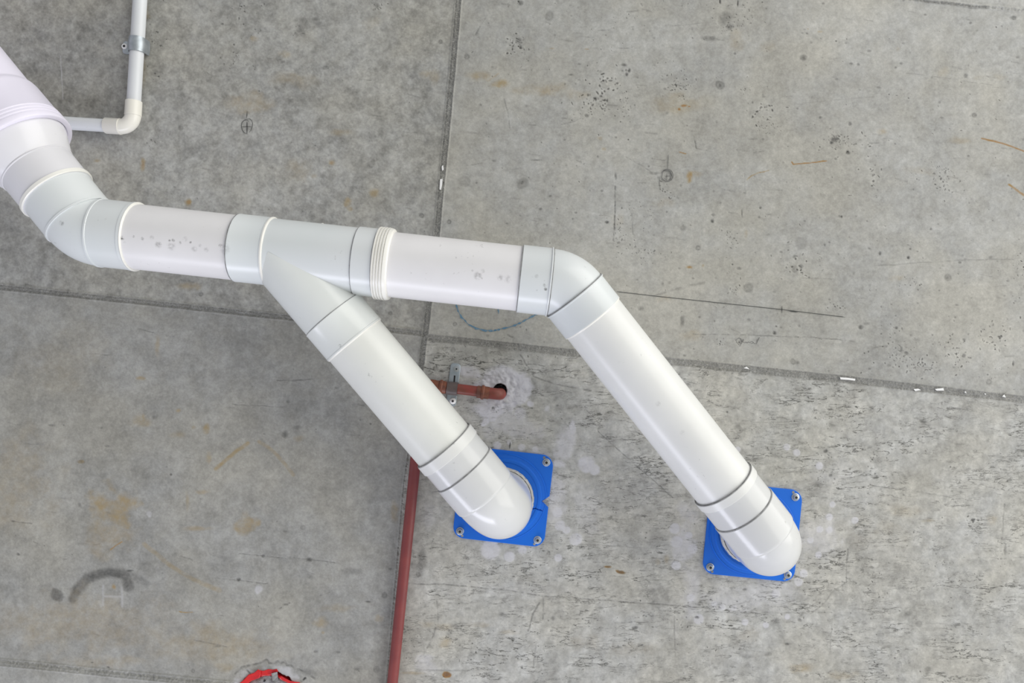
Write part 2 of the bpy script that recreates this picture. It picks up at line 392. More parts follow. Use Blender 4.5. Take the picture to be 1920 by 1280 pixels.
blob(tone, 106, 1115, 14, 15, -.36, .4, .5); blob(tone, 90, 1110, 22, 22, -.07, .5, .5)
wet = np.zeros_like(tone)
line(wet, [(138, 1122), (147, 1103), (165, 1084), (190, 1075), (215, 1073), (236, 1078), (241, 1098)], 14, .40, 7)
line(wet, [(240, 1078), (262, 1085), (276, 1095)], 10, .20, 6); line(wet, [(172, 1082), (200, 1074), (236, 1080)], 9, .48, 7); tone -= wet; blob(tone, 270, 1060, 22, 12, -.06, .6)
blob(dark, 787, 1050, 10, 32, .45, .8, .8, ang=.12); blob(dark, 783, 1075, 7, 8, .5, .7); line(dark, [(737, 1046 - 10), (737, 1040)], 1, .1)
blob(tone, 1222, 1120, 18, 16, -.18, .35, .8); blob(tone, 1140, 1110, 50, 9, -.02); blob(tone, 985, 1065, 14, 4, -.2, .4); blob(tone, 1385, 805, 9, 9, -.25, .4)
# rust and ochre stains
for a in [(900, 143, 34, 12, .34), (937, 157, 24, 9, .5), (1030, 168, 52, 18, .30), (985, 168, 40, 14, .22), (1080, 180, 40, 14, .18), (1270, 195, 75, 22, .20), (1282, 197, 10, 4, .85),
          (1275, 203, 5, 4, .9), (1292, 199, 5, 2, .9), (1385, 78, 20, 30, .22), (1440, 85, 22, 16, .12), (1295, 332, 9, 14, .6), (1305, 325, 18, 8, .25), (1133, 278, 6, 5, .35),
          (1125, 260, 8, 5, .2), (1100, 92, 7, 1.5, .6), (1035, 91, 8, 1.3, .5), (1537, 59, 8, 3, .5), (1514, 54, 3, 2, .6), (1654, 248, 14, 9, .3), (1770, 135, 16, 12, .18),
          (1835, 145, 14, 7, .13), (1875, 147, 16, 9, .13), (1685, 92, 8, 7, .15), (1800, 262, 24, 10, .22), (1292, 501, 10, 4, .7), (1318, 499, 4, 4, .5), (1400, 440, 5, 14, .22),
          (1295, 630, 30, 14, .24), (1680, 522, 22, 9, .2), (1245, 560, 20, 10, .14), (215, 952, 50, 50, .56, .12), (205, 1010, 70, 45, .26), (460, 981, 29, 24, .8, .45), (150, 1170, 240, 70, .20), (40, 900, 90, 120, .16), (400, 1210, 180, 50, .22), (110, 680, 120, 80, .08), (267, 308, 7, 17, .62), (182, 299, 9, 5, .42),
          (352, 380, 10, 9, .65), (268, 20, 16, 22, .38), (268, 130, 10, 40, .2), (475, 75, 12, 9, .32), (533, 105, 16, 10, .25), (470, 195, 60, 26, .26), (560, 150, 60, 20, .2), (640, 250, 30, 10, .22),
          (622, 306, 9, 7, .6), (560, 320, 40, 26, .17), (650, 380, 12, 12, .45), (700, 362, 14, 12, .4), (655, 390, 8, 8, .4), (590, 330, 9, 9, .2), (800, 140, 20, 10, .3), (815, 145, 10, 20, .2),
          (700, 40, 20, 15, .1), (385, 803, 8, 13, .5), (265, 790, 26, 16, .28), (268, 785, 5, 12, .45), (335, 770, 9, 6, .42), (265, 710, 14, 6, .42), (296, 650, 7, 30, .3), (365, 800, 7, 5, .32),
          (335, 815, 22, 9, .2), (391, 858, 8, 18, .36), (380, 920, 18, 6, .36), (352, 940, 6, 22, .25), (370, 990, 40, 6, .28), (355, 535, 30, 10, .32), (372, 540, 8, 8, .3), (20, 860, 50, 60, .16), (10, 960, 40, 60, .16),
          (560, 820, 14, 9, .2), (195, 1140, 60, 22, .22), (215, 1100, 6, 9, .6), (600, 1165, 16, 14, .35), (605, 1185, 4, 5, .5), (630, 1140, 50, 12, .16), (710, 1160, 14, 10, .3), (742, 960, 10, 30, .3),
          (200, 1240, 120, 14, .2), (420, 1250, 30, 12, .26), (280, 1190, 70, 20, .12), (100, 1195, 80, 25, .18), (420, 1230, 120, 30, .12), (830, 1175, 24, 10, .25), (835, 1205, 18, 16, .38), (900, 1172, 30, 8, .2),
          (955, 1185, 24, 6, .25), (800, 1170, 20, 8, .18), (1190, 1215, 60, 20, .12), (1500, 1252, 34, 12, .35), (1580, 1265, 40, 12, .22), (1862, 972, 16, 18, .30), (1700, 955, 50, 14, .16), (1740, 975, 18, 5, .25),
          (1250, 1050, 9, 14, .3), (1230, 1055, 8, 8, .22), (1100, 1200, 40, 20, .10), (1400, 1190, 40, 20, .08), (1640, 1000, 90, 40, .08), (1350, 900, 50, 30, .05), (1725, 320, 40, 12, .12), (1160, 410, 16, 20, .14), (1245, 380, 30, 15, .1)]:
    blob(rust, a[0], a[1], a[2], a[3], a[4], .8, .7, ring=a[5] if len(a) > 5 else 0)
ROT = [((1485, 304), (1487, 308), (1505, 306), (1549, 301), 1.8, .85), ((1400, 338), (1408, 330), (1420, 324), (1440, 320), 1.5, .6), ((1840, 259), (1870, 266), (1895, 273), (1922, 284), 2.4, .8),
       ((1893, 347), (1903, 353), (1912, 360), (1922, 366), 3.0, .7), ((1275, 285), (1279, 286), (1284, 288), (1286, 288), 1.5, .8), ((207, 1031), (215, 1025), (222, 1020), (229, 1016), 1.8, .8),
       ((336, 1146), (345, 1147), (352, 1147), (361, 1147), 1.4, .7), ((405, 880), (425, 862), (445, 845), (465, 831), 5, .5), ((485, 828), (510, 845), (530, 865), (550, 890), 5, .3),
       ((270, 1020), (320, 1060), (360, 1085), (412, 1106), 6, .28), ((912, 140), (912, 150), (915, 152), (935, 138), 2, .3), ((145, 1063 + 70), (150, 1130), (170, 1140), (180, 1135), 3, .1)]
for q in ROT: line(rust, list(q[:4]), q[4], q[5], 4)
blob(rust, 1140, 1063, 9, 3, .8, .6, 1.3, .1); blob(rust, 1164, 1072, 13, 4.5, .8, .6, 1.4, .25); blob(rust, 838, 1262, 10, 8, .9, .4, .9); blob(rust, 775, 1262, 30, 4, .3)
blob(dark, 1164, 1072, 11, 4, .4, .5, .8, .25); blob(dark, 1140, 1062, 8, 2.5, .3); blob(dark, 838, 1262, 8, 6, .4)
blob(rust, 152, 866, 8, 5, .5); blob(dark, 152, 866, 9, 5, .3, .6, 1.0); blob(dark, 832, 1256, 60, 2, .25)
# plaster slurry splashes
blob(plas, 942, 726, 56, 42, .95, .3, .35); blob(plas, 975, 730, 28, 38, .9, .35, .5); blob(plas, 925, 768, 44, 26, .85, .4, .5); blob(plas, 880, 700, 28, 16, .7, .5, .7, .3)
blob(plas, 960, 800, 60, 34, .40, .6, .8); blob(plas, 1060, 830, 22, 46, .5, .6, .7, .15); blob(plas, 1010, 850, 40, 30, .35, .7, .8); blob(plas, 1040, 930, 26, 60, .45, .6, .8)
blob(plas, 910, 790, 12, 8, .8, .4, .5, -.7); blob(plas, 995, 757, 8, 7, .85, .4, .5); blob(plas, 1025, 765, 8, 8, .5); blob(plas, 1072, 800, 9, 18, .7, .5, .5); blob(plas, 1050, 870, 16, 10, .6, .5, .6)
for (x, y, r) in [(955, 829, 6), (978, 838, 8), (1003, 842, 7), (932, 835, 9), (1100, 870, 18), (980, 1030, 10), (1047, 1045, 9), (955, 1043, 12), (1062, 993, 9), (920, 1030, 22), (1080, 1010, 14), (1045, 960, 12), (1050, 985, 12), (975, 775, 14), (1115, 880, 12),
                  (1475, 838, 8), (1493, 848, 8), (1536, 873, 9), (1555, 969, 8), (1603, 975, 8), (1561, 945, 7), (1555, 993, 8), (1537, 992, 8), (1520, 1012, 8), (1291, 1003, 9), (1355, 1137, 7), (1376, 1139, 7), (1436, 1171, 7), (1397, 1166, 8), (1340, 1132, 7),
                  (1476, 1156, 7), (1455, 1113, 10), (1497, 1090, 10), (1507, 1075, 9), (1298, 1028, 12), (1268, 1060, 11), (1270, 1015, 14), (1265, 990, 12), (1383, 842, 7), (1295, 1120, 10), (1310, 1160, 12), (1535, 1040, 8)]:
    blob(plas, x, y, r, r, .62, .35, .12)
for a in [(1285, 1020, 26, 50, .45), (1300, 1110, 30, 60, .35), (1400, 1120, 100, 40, .28), (1540, 1010, 40, 60, .26), (1290, 960, 24, 30, .3), (1470, 1110, 50, 30, .25), (1560, 900, 50, 40, .12), (800, 965, 20, 30, .15), (795, 1240, 20, 22, .4), (1100, 960, 30, 70, .2), (975, 1110, 160, 20, .06)]:
    blob(plas, *a, .7, .8)
for ln in ([(193, 1097), (193, 1134)], [(193, 1118), (229, 1118)], [(229, 1100), (229, 1136)]): line(plas, ln, 3.0, .24, 3)
blob(plas, 487, 1104, 9, 10, .5, .5, .5, .7); blob(plas, 280, 963, 6, 8, .35, .5, .4); line(plas, [(113, 105), (117, 160), (118, 185)], 1.6, .3, 4)
# sleeve surround
blob(plas, 505, 1300, 78, 52, .45, .25, .5); blob(plas, 800, 1250, 30, 15, .3)
line(dark, [(440, 1262), (455, 1250), (470, 1246), (485, 1243), (500, 1236), (504, 1242), (513, 1243), (520, 1239), (527, 1242), (533, 1239), (537, 1247), (545, 1247), (552, 1252), (560, 1254), (576, 1261), (592, 1272)], 2.8, .45, 3)
blob(dark, 580, 1258, 22, 9, .25, .8)
line(dark, [(463, 1256), (469, 1263)], 2.4, .85); line(dark, [(565, 1276), (573, 1270)], 2.6, .9)
# round nail and grommet imprints
for (x, y, r, a) in [(825, 78, 5, .5), (875, 107, 6, .45), (790, 404, 6, .5), (842, 416, 5, .5), (376, 551, 5, .6), (731, 587, 5, .6), (1405, 539, 11, .4), (1349, 160, 11, .5), (981, 345, 13, .3), (871, 341, 14, .25), (853, 607, 5, .45), (849, 656, 6, .4),
                     (815, 691, 6, .45), (1308, 465, 6, .5), (1826, 216, 6, .5), (1777, 520, 9, .45), (1853, 717, 7, .4), (1487, 678, 7, .4), (721, 1115, 7, .4), (707, 1254, 8, .35), (338, 240, 6, .35), (1490, 506, 7, .35), (568, 1000 - 12, 6, .35), (570, 40, 7, .25),
                     (1500, 455, 14, .2), (1030, 30, 10, .3), (290, 813 - 30, 4, .2), (361, 1257, 5, .4), (1722, 1170, 8, .3)]:
    blob(dark, x, y, r, r, a, .45, .35, ring=.55); blob(dark, x - r * .2, y - r * .2, r * .45, r * .45, a * .8, .6, .3)
# dark smudges and pock marks seen in the photo: x, y, rx, ry, strength
for a in [(1566, 262, 10, 7, .7), (1560, 268, 5, 5, .8), (1590, 285, 5, 5, .7), (1592, 232, 5, 5, .6), (1507, 108, 8, 6, .55), (1595, 120, 5, 3, .55), (1608, 121, 4, 3, .55), (1900, 34, 9, 5, .6), (1812, 141, 6, 6, .6), (1827, 216, 5, 5, .5), (1330, 73, 18, 6, .45),
          (1336, 72, 8, 5, .6), (1349, 161, 6, 7, .75), (1115, 184, 5, 3, .9), (1126, 180, 4, 2, .9), (1168, 122, 8, 4, .6), (1179, 132, 4, 6, .85), (1174, 140, 4, 6, .7), (1131, 150, 3, 2.4, .9), (1144, 151, 5, 1.8, .8), (1099, 217, 5, 5, .6), (1138, 188, 2, 4, .8),
          (970, 76, 9, 7, .5), (975, 88, 4, 5, .7), (960, 92, 2, 4, .8), (975, 6, 6, 6, .7), (972, 3, 3, 3, .9), (1350, 3, 3, 7, .9), (1383, 6, 2, 9, .9), (1360, 35, 14, 12, .35), (1370, 50, 10, 8, .35), (981, 343, 4, 5, .7), (1071, 140, 6, 2.5, .5), (1004, 300, 14, 1.8, .55), (1226, 325, 14, 4, .4),
          (1154, 340 - 10, 3, 9, .5), (1138, 416, 5, 4, .8), (1127, 358, 4, 3, .6), (1335, 415, 4, 5, .7), (1337, 403, 5, 3, .6), (1391, 400, 1.6, 11, .6), (1426, 390, 3, 3, .7), (1280, 425, 8, 8, .35), (1649, 475, 4, 5, .8), (1704, 483, 4, 4, .8), (1707, 467, 3, 3, .7), (1577, 407, 3, 3, .8),
          (1745, 429, 3, 3, .6), (1800, 492, 5, 3, .55), (1776, 521, 6, 5, .45), (1613, 613, 6, 5, .7), (1624, 606, 9, 4, .3), (1680, 615, 4, 4, .8), (1452, 622, 5, 5, .8), (1455, 611, 3, 2, .7), (1405, 600, 5, 4, .4), (1200, 578, 8, 6, .4), (1280, 600, 6, 12, .5), (1900, 681, 2.5, 8, .85), (1807, 667, 5, 5, .6),
          (1700, 661, 6, 4, .7), (1690, 655, 3, 8, .5), (1875, 632, 6, 3, .7), (1495, 680, 6, 5, .4), (1490, 505, 9, 9, .25), (1385, 503, 6, 4, .5), (1490, 482, 4, 4, .6), (1502, 500, 4, 6, .5), (1855, 484, 5, 6, .3), (1405, 540, 6, 5, .25), (1870, 490, 2, 2, .4), (1165, 390, 2, 3, .5),
          (535, 811, 8, 9, .55), (560, 800, 14, 5, .3), (495, 813, 3, 2, .4), (321, 889, 3.5, 3, .7), (695, 795, 3, 3, .6), (676, 787, 2, 2, .6), (540, 752, 4, 3, .4), (630, 726, 5, 3, .4), (97, 797, 9, 3, .4), (190, 802, 4, 3, .35), (200, 835, 6, 3, .4), (290, 782, 6, 5, .3), (493, 1042, 5, 4, .7), (580, 1049, 8, 6, .7), (446, 1088, 6, 5, .75),
          (33, 1038, 4, 4, .6), (24, 977, 6, 2.5, .5), (243, 1069, 9, 2.5, .6), (150, 947, 5, 7, .35), (122, 1048, 5, 2, .4), (690, 1127, 7, 2.5, .6), (535, 1133, 8, 2.5, .55), (580, 1080, 14, 9, .25), (660, 1070, 26, 10, .3), (592, 1220, 6, 4, .45), (635, 1221, 6, 3, .4), (733, 1065, 4, 3, .4), (410, 1211, 10, 3, .3), (535, 995, 6, 3, .35),
          (667, 1253, 8, 5, .35), (750, 990, 3, 5, .3), (173, 1241, 3, 1.6, .8), (203, 1250, 4, 2, .6), (295, 60, 2, 3, .8), (417, 44, 4, 2, .9), (448, 35, 1.6, 4, .7), (302, 84, 4, 3, .8), (439, 83, 2.5, 2.5, .9), (456, 46, 2, 2, .8), (452, 12, 2, 2, .9), (290, 137, 3, 2, .8), (297, 143, 3, 2, .8), (413, 108, 2, 2, .7), (283, 262, 2, 2, .7), (327, 350, 4, 2, .4),
          (560, 57, 7, 6, .35), (610, 125, 8, 6, .4), (705, 10, 8, 7, .4), (590, 35, 10, 4, .3), (530, 117, 5, 3, .5), (805, 165, 10, 7, .3), (625, 8, 8, 4, .2), (912, 18, 1, 1, .2), (1547, 847, 5, 5, .8), (1556, 890, 5, 4, .5), (1532, 909, 12, 9, .3), (1640, 862, 12, 9, .3), (1730, 788, 9, 6, .55), (1790, 765, 16, 3, .45), (1823, 975, 5, 5, .8),
          (1207, 966, 9, 2.5, .6), (1306, 1156, 6, 4, .75), (1190, 1177, 8, 5, .7), (1397, 1104, 5, 3, .7), (1333, 1124, 3, 2, .8), (1574, 1045, 5, 10, .5), (1499, 1162, 5, 4, .7), (1455, 1165, 7, 7, .4), (1475, 1207, 6, 3, .7), (1885, 1030, 4, 14, .4), (1700, 1150, 9, 7, .4), (1440, 1226, 10, 5, .4), (1250, 900, 4, 3, .8),
          (1363, 833 - 61, 3, 3, .8), (1489, 789, 2, 2, .8), (877, 1140, 10, 4, .35), (940, 1152, 9, 5, .45), (1035, 1160, 5, 5, .4), (1045, 860 - 100, 4, 2, .5), (997, 765, 4, 2, .9), (925, 764, 5, 4, .6), (1000, 730, 10, 30, .2), (1085, 1005 - 20, 3, 4, .3), (1020, 1150, 3, 2, .3), (1400, 1230, 12, 6, .3), (1740, 1255, 10, 8, .3), (948, 749 + 5, 9, 4, .35)]:
    blob(dark, a[0], a[1], a[2], a[3], a[4], .75, .75)
for (x, y) in [(492, 1042), (580, 1049), (446, 1088)]: line(dark, [(x - 44, y - 5), (x + 55, y + 6)], 1.1, .45, 2)
line(dark, [(24, 977), (60, 981)], 1.1, .4, 2); line(dark, [(525, 1140), (532, 1134), (543, 1130)], 1.4, .6, 2); line(dark, [(600, 1116), (618, 1110)], 1.1, .4)
for ln, wd, a in [([(1153, 350), (1152, 395), (1150, 450)], 1.8, .55), ([(1225, 555), (1260, 543), (1320, 530)], 3, .22), ([(1300, 627), (1400, 628), (1500, 631), (1570, 637), (1606, 641)], 1.5, .35), ([(1640, 497), (1740, 492), (1820, 487), (1900, 486)], 1.4, .22),
                  ([(1500, 522), (1560, 523)], 1.3, .2), ([(945, 185), (952, 215), (956, 240)], 1.5, .25), ([(1048, 235), (1090, 222)], 1.4, .3), ([(1175, 295), (1230, 328)], 1.5, .25), ([(1110, 250), (1160, 305 - 45)], 1.2, .12), ([(1300, 255), (1305, 278)], 1.6, .4), ([(1305, 279), (1325, 281)], 1.2, .3),
                  ([(1258, 50), (1330, 42)], 1.2, .2), ([(1490, 195), (1560, 188), (1640, 182)], 1.1, .16), ([(1700, 137), (1780, 147), (1860, 160)], 1.2, .2), ([(892, 65), (905, 40)], 2, .35), ([(895, 40), (910, 35)], 1.5, .25), ([(875, 310), (905, 306)], 1.2, .2), ([(948, 320), (980, 315)], 1.2, .2), ([(1395, 325), (1397, 362)], 1.2, .2),
                  ([(1120, 807), (1190, 871), (1262, 932)], 1.4, .38), ([(1100, 770), (1130, 800)], 1.2, .3), ([(975, 665), (992, 690), (1000, 705), (1040, 720), (1130, 735)], 2, .35), ([(1300, 1146), (1420, 1148), (1560, 1149)], 1.4, .3), ([(765, 1093), (850, 1096), (940, 1106), (1020, 1117), (1120, 1124), (1330, 1140)], 1.8, .42), ([(1590, 1030), (1588, 1058), (1565, 1060)], 2.2, .4),
                  ([(1588, 1060), (1586, 1090), (1560, 1110), (1545, 1130), (1520, 1150)], 1.8, .28), ([(818, 1125), (821, 1160), (812, 1190), (800, 1215)], 1.8, .32), ([(1012, 1130), (1000, 1150), (990, 1182)], 2.2, .4), ([(1019, 1120), (1018, 1160)], 1.8, .35), ([(1005, 1200), (1000, 1250)], 1.6, .25), ([(1884, 935), (1882, 975), (1878, 1010)], 1.8, .25), ([(1630, 910), (1710, 920), (1800, 935)], 1.3, .3),
                  ([(1265, 1155), (1266, 1230)], 1.6, .25), ([(1560, 1160), (1556, 1220)], 1.3, .2), ([(944, 622 + 2), (962, 633), (960, 645)], 2.2, .35), ([(520, 712), (545, 713), (585, 709)], 1.3, .4), ([(435, 757), (470, 760), (530, 762)], 1.2, .3), ([(165, 663), (205, 665)], 1.3, .35), ([(260, 617), (290, 624)], 1.3, .35), ([(360, 1198), (425, 1212)], 1.4, .3), ([(160, 600), (200, 610)], 1, .1),
                  ([(1120, 806), (1125, 790)], 1.2, .2), ([(880, 640 + 55), (930, 688), (950, 690)], 1.4, .3), ([(1150, 1080), (1200, 1083), (1260, 1090)], 1.3, .28), ([(1240, 775), (1330, 800)], 1.4, .18), ([(1085, 1020), (1160, 1024), (1250, 1030)], 1.5, .25), ([(1180, 740), (1185, 780)], 1.4, .3), ([(1185, 340 + 60), (1187, 440)], 1.2, .25)]:
    line(dark, ln, wd, a, 4)
# random faint form scratches, mostly along the board direction
rr = random.Random(3)
for _ in range(230):
    x = rr.uniform(870, 1940); y = rr.uniform(0, 740); 
    if rr.random() < .3: x = rr.uniform(0, 800); y = rr.uniform(0, 1230)
    L_ = rr.uniform(6, 26); an = .1 + rr.gauss(0, .12)
    line(dark, [(x, y), (x + L_ * math.cos(an), y + L_ * math.sin(an))], rr.uniform(1.0, 2.2), rr.uniform(.08, .26), 4)
for _ in range(260):
    x = rr.uniform(870, 1940); y = rr.uniform(0, 700); r = rr.uniform(1.5, 3.4)
    blob(dark, x, y, r * rr.uniform(.8, 1.6), r, rr.uniform(.15, .5), .7, .8)
# bug holes: tight clusters, strays, tiny specks
def hole(x, y, r, a):
    e = rr.uniform(.7, 1.9); an = rr.uniform(0, math.pi); w = win(x - r * 2 - 3, x + r * 2 + 3, y - r * 2 - 3, y + r * 2 + 3)
    u = X[w] - x; v = Y[w] - y; c, s_ = math.cos(an), math.sin(an)
    d = np.sqrt(((u * c + v * s_) / e) ** 2 + ((-u * s_ + v * c) * e) ** 2) / r + W2[w] * .8
    pit[w] = np.maximum(pit[w], a * (1 - sm(.55, 1.05, d)))
    if r > 1.5: tone[w] += .10 * np.exp(-((d - 1.7) / .5) ** 2)
for (x, y, sx, sy, n, rm) in [(1130, 165, 26, 22, 46, 2.4), (1115, 200, 26, 10, 40, 1.6), (1275, 155, 16, 8, 24, 1.8), (1172, 205, 8, 18, 18, 1.5), (1280, 172, 10, 20, 10, 1.4), (1430, 215, 9, 14, 26, 2.0), (1445, 240, 14, 8, 18, 1.3), (1395, 170, 6, 12, 14, 1.2), (1566, 262, 20, 12, 34, 1.5),
        (1600, 275, 20, 16, 18, 1.8), (1640, 330, 16, 14, 14, 2.0), (1760, 325, 24, 14, 34, 1.5), (1770, 345, 12, 10, 14, 2.0), (1690, 660, 22, 14, 40, 1.6), (1735, 685, 18, 7, 36, 1.9), (1800, 672, 12, 14, 22, 1.8), (1780, 640, 20, 14, 24, 1.5), (1860, 630, 20, 12, 36, 1.8), (1675, 620, 18, 8, 12, 1.3), (1160, 440, 9, 20, 30, 1.3),
        (1200, 470, 26, 12, 34, 1.4), (1222, 420, 10, 18, 12, 1.1), (1250, 360, 10, 12, 16, 1.6), (1200, 398, 20, 10, 18, 1.1), (1370, 444, 7, 9, 26, 1.3), (1490, 490, 12, 16, 24, 1.9), (1540, 485, 4, 8, 10, 1.2), (1380, 545, 8, 4, 10, 1.6), (1560, 575, 18, 5, 12, 1.4), (1710, 535, 12, 8, 16, 1.2), (1706, 462, 10, 5, 6, 1.4), (1915, 500, 8, 30, 16, 1.6),
        (1400, 30, 24, 18, 28, 1.3), (1365, 45, 9, 10, 24, 1.3), (970, 80, 11, 9, 30, 1.7), (985, 110, 14, 10, 10, 1.0), (1130, 30, 40, 14, 14, 1.1), (1180, 60, 60, 40, 16, 1.1), (430, 80, 30, 50, 26, 1.3), (450, 110, 14, 30, 14, 1.1), (290, 90, 12, 40, 16, 1.2), (460, 10, 30, 10, 10, 1.6), (705, 12, 8, 5, 14, 1.5), (560, 60, 8, 6, 8, 1.1), (285, 265, 8, 6, 6, 1.1),
        (1545, 890, 20, 12, 20, 1.4), (1550, 850, 12, 6, 8, 1.6), (1822, 978, 8, 7, 12, 1.8), (1765, 1055, 10, 5, 12, 1.2), (1640, 1120, 14, 20, 14, 1.5), (1880, 1060, 10, 20, 10, 1.4), (1640, 862, 8, 8, 14, 1.3), (930, 1220, 70, 26, 46, 1.5), (810, 1010, 10, 4, 8, 1.0), (1060, 1020, 12, 14, 10, 1.5), (1330, 1170, 60, 40, 40, 1.5), (1215, 1000, 20, 30, 10, 1.3), (1790, 1120, 80, 60, 30, 1.3),
        (925, 768, 6, 5, 8, 1.6), (1383, 640, 5, 4, 10, 1.5), (1353, 640, 5, 5, 14, 1.2), (1875, 690, 30, 14, 12, 1.0), (1480, 800, 60, 30, 20, 1.2), (800, 1200, 40, 40, 20, 1.1), (1520, 1150, 30, 30, 14, 1.6), (850, 670, 30, 14, 26, 1.1), (1010, 670, 60, 12, 20, 1.1)]:
    for _ in range(n): hole(x + rr.gauss(0, sx), y + rr.gauss(0, sy), max(.8, rm * rr.uniform(.45, 1.15)), rr.uniform(.55, 1))
for _ in range(520):
    x = rr.uniform(865, 1960); y = rr.uniform(0, 1290); hole(x, y, rr.choice((.8, .9, 1.0, 1.2, 1.6)), rr.uniform(.35, .95))
for _ in range(120): hole(rr.uniform(260, 840), rr.uniform(0, 500), rr.uniform(.8, 1.3), rr.uniform(.2, .7))
for _ in range(40): hole(rr.uniform(0, 740), rr.uniform(620, 1260), rr.uniform(.8, 1.4), rr.uniform(.2, .7))
rough[:] = LR * (0.75 + .6 * f_mid * 2)
blob(rough, 1000, 690, 240, 60, 1.0, .6, .5); blob(rough, 1050, 1120, 330, 130, .95, .7, .5); rough[:] = np.where(LR, rough, rough * 0)
rough *= (1 - .75 * plas); rough = np.clip(rough, 0, 1.1)
pit *= (1 - .5 * plas)
# slightly weathered line of dirt beside the seams
dirt_s = np.exp(-(np.abs(dv) / 14) ** 2) * .05 + np.exp(-(np.abs(dh) / 16) ** 2) * .05
tone -= dirt_s
# relief
H += f_mid * 1.2 + f_sm * .25 + rough * (f_sm * .7 + f_fi * .35) - dark * .9 + plas * (.5 + f_sm * 1.2)
# hole where the small red pipe goes up, ragged hole of the red sleeve
d1 = np.hypot(X - 937.5, Y - 731.5) + W2 * 2
H -= 40 * (1 - sm(11.3, 13.2, d1)); dark = np.maximum(dark, .9 * (1 - sm(10.8, 13, d1)))
H += 3.0 * np.exp(-((d1 - 26) / 14) ** 2) * (f_sm * 2.2 + .1)
d2 = np.hypot((X - 503) * .98, Y - 1325) + W2 * 8
H -= 24 * (1 - sm(58, 68, d2))
out_ = (X < -71) | (X > 1991) | (Y < -61) | (Y > 1346)     # plain concrete beyond the finely meshed area
tone[out_] = .92; H[out_] = 0; dark[out_] = 0; rust[out_] = 0; plas[out_] = 0; pit[out_] = 0; seam[out_] = 0

co = np.empty((NY, NX, 3), dtype=np.float32)
co[..., 0] = (X - 960) / F * DC; co[..., 1] = (Y - 640) / F * DC; co[..., 2] = ZC - H * 0.001
me = bpy.data.meshes.new('ceiling')
me.vertices.add(NX * NY); me.vertices.foreach_set('co', co.reshape(-1))
idx = np.arange(NX * NY, dtype=np.int32).reshape(NY, NX)
q = np.stack([idx[:-1, :-1], idx[1:, :-1], idx[1:, 1:], idx[:-1, 1:]], axis=-1).reshape(-1, 4)
nq = len(q)
me.loops.add(nq * 4); me.loops.foreach_set('vertex_index', q.reshape(-1))
me.polygons.add(nq); me.polygons.foreach_set('loop_start', np.arange(0, nq * 4, 4, dtype=np.int32))
me.polygons.foreach_set('use_smooth', np.ones(nq, dtype=bool))
me.update(calc_edges=True)
def put(name, a, b, c, d):
    at = me.color_attributes.new(name, 'FLOAT_COLOR', 'POINT')
    at.data.foreach_set('color', np.stack([a, b, c, d], axis=-1).astype(np.float32).reshape(-1))
put('wear_and_shade', tone, rust, plas, dark); put('kind_of_face', rough, seam, pit, one)  # tone holds the painted corner shade besides the concrete's own tones

cm = bpy.data.materials.new('board_marked_concrete'); cm.use_nodes = True
T = cm.node_tree; N = T.nodes.new; L = T.links.new; B = T.nodes['Principled BSDF']
B.inputs['Roughness'].default_value = 0.72; B.inputs['Specular IOR Level'].default_value = 0.3
def attr(n):
    a = N('ShaderNodeAttribute'); a.attribute_name = n; s = N('ShaderNodeSeparateColor'); L(a.outputs['Color'], s.inputs[0]); return s.outputs[0], s.outputs[1], s.outputs[2], a.outputs['Alpha']
def math_(op, a, b=None, clamp=False):
    m = N('ShaderNodeMath'); m.operation = op; m.use_clamp = clamp
    for i, v in enumerate((a, b)):
        if v is None: continue
        if isinstance(v, (int, float)): m.inputs[i].default_value = v
        else: L(v, m.inputs[i])
    return m.outputs[0]
def rng_(v, a, b, c=0.0, d=1.0):
    m = N('ShaderNodeMapRange'); m.inputs['From Min'].default_value = a; m.inputs['From Max'].default_value = b
    m.inputs['To Min'].default_value = c; m.inputs['To Max'].default_value = d; L(v, m.inputs['Value']); return m.outputs[0]
def noise_(vec, sc, det=4, rough_=.5, dist=0.0):
    n = N('ShaderNodeTexNoise'); n.inputs['Scale'].default_value = sc; n.inputs['Detail'].default_value = det
    n.inputs['Roughness'].default_value = rough_; n.inputs['Distortion'].default_value = dist; L(vec, n.inputs['Vector']); return n.outputs['Fac']
def mixc(f, a, b, blend='MIX'):
    m = N('ShaderNodeMix'); m.data_type = 'RGBA'; m.blend_type = blend; m.clamp_factor = True
    if isinstance(f, float): m.inputs['Factor'].default_value = f
    else: L(f, m.inputs['Factor'])
    for k, v in (('A', a), ('B', b)):
        if isinstance(v, tuple): m.inputs[k].default_value = (*v, 1)
        else: L(v, m.inputs[k])
    return m.outputs['Result']
geo = N('ShaderNodeNewGeometry'); pos = geo.outputs['Position']
def mapped(rz, sx, sy):
    m = N('ShaderNodeMapping'); m.inputs['Rotation'].default_value = (0, 0, rz); m.inputs['Scale'].default_value = (sx, sy, 1.0); L(pos, m.inputs['Vector']); return m.outputs[0]
a_tone, a_rust, a_plas, a_dark = attr('wear_and_shade'); a_rough, a_seam, a_pit, _ = attr('kind_of_face')
n_fine = noise_(pos, 420, 3, .6); n_m = noise_(pos, 34, 6, .6)
base = mixc(rng_(n_m, .3, .7), (0.338, 0.334, 0.312), (0.400, 0.402, 0.390))
base = mixc(rng_(noise_(pos, 7, 4), .42, .66), base, (0.385, 0.375, 0.338))
v = math_('MULTIPLY', math_('MULTIPLY', a_tone, rng_(n_fine, .25, .75, .90, 1.09)), rng_(noise_(pos, 95, 9, .72), .25, .75, .84, 1.16))
sc_ = N('ShaderNodeCombineColor'); [L(v, sc_.inputs[i]) for i in range(3)]
base = mixc(1.0, base, sc_.outputs[0], 'MULTIPLY')
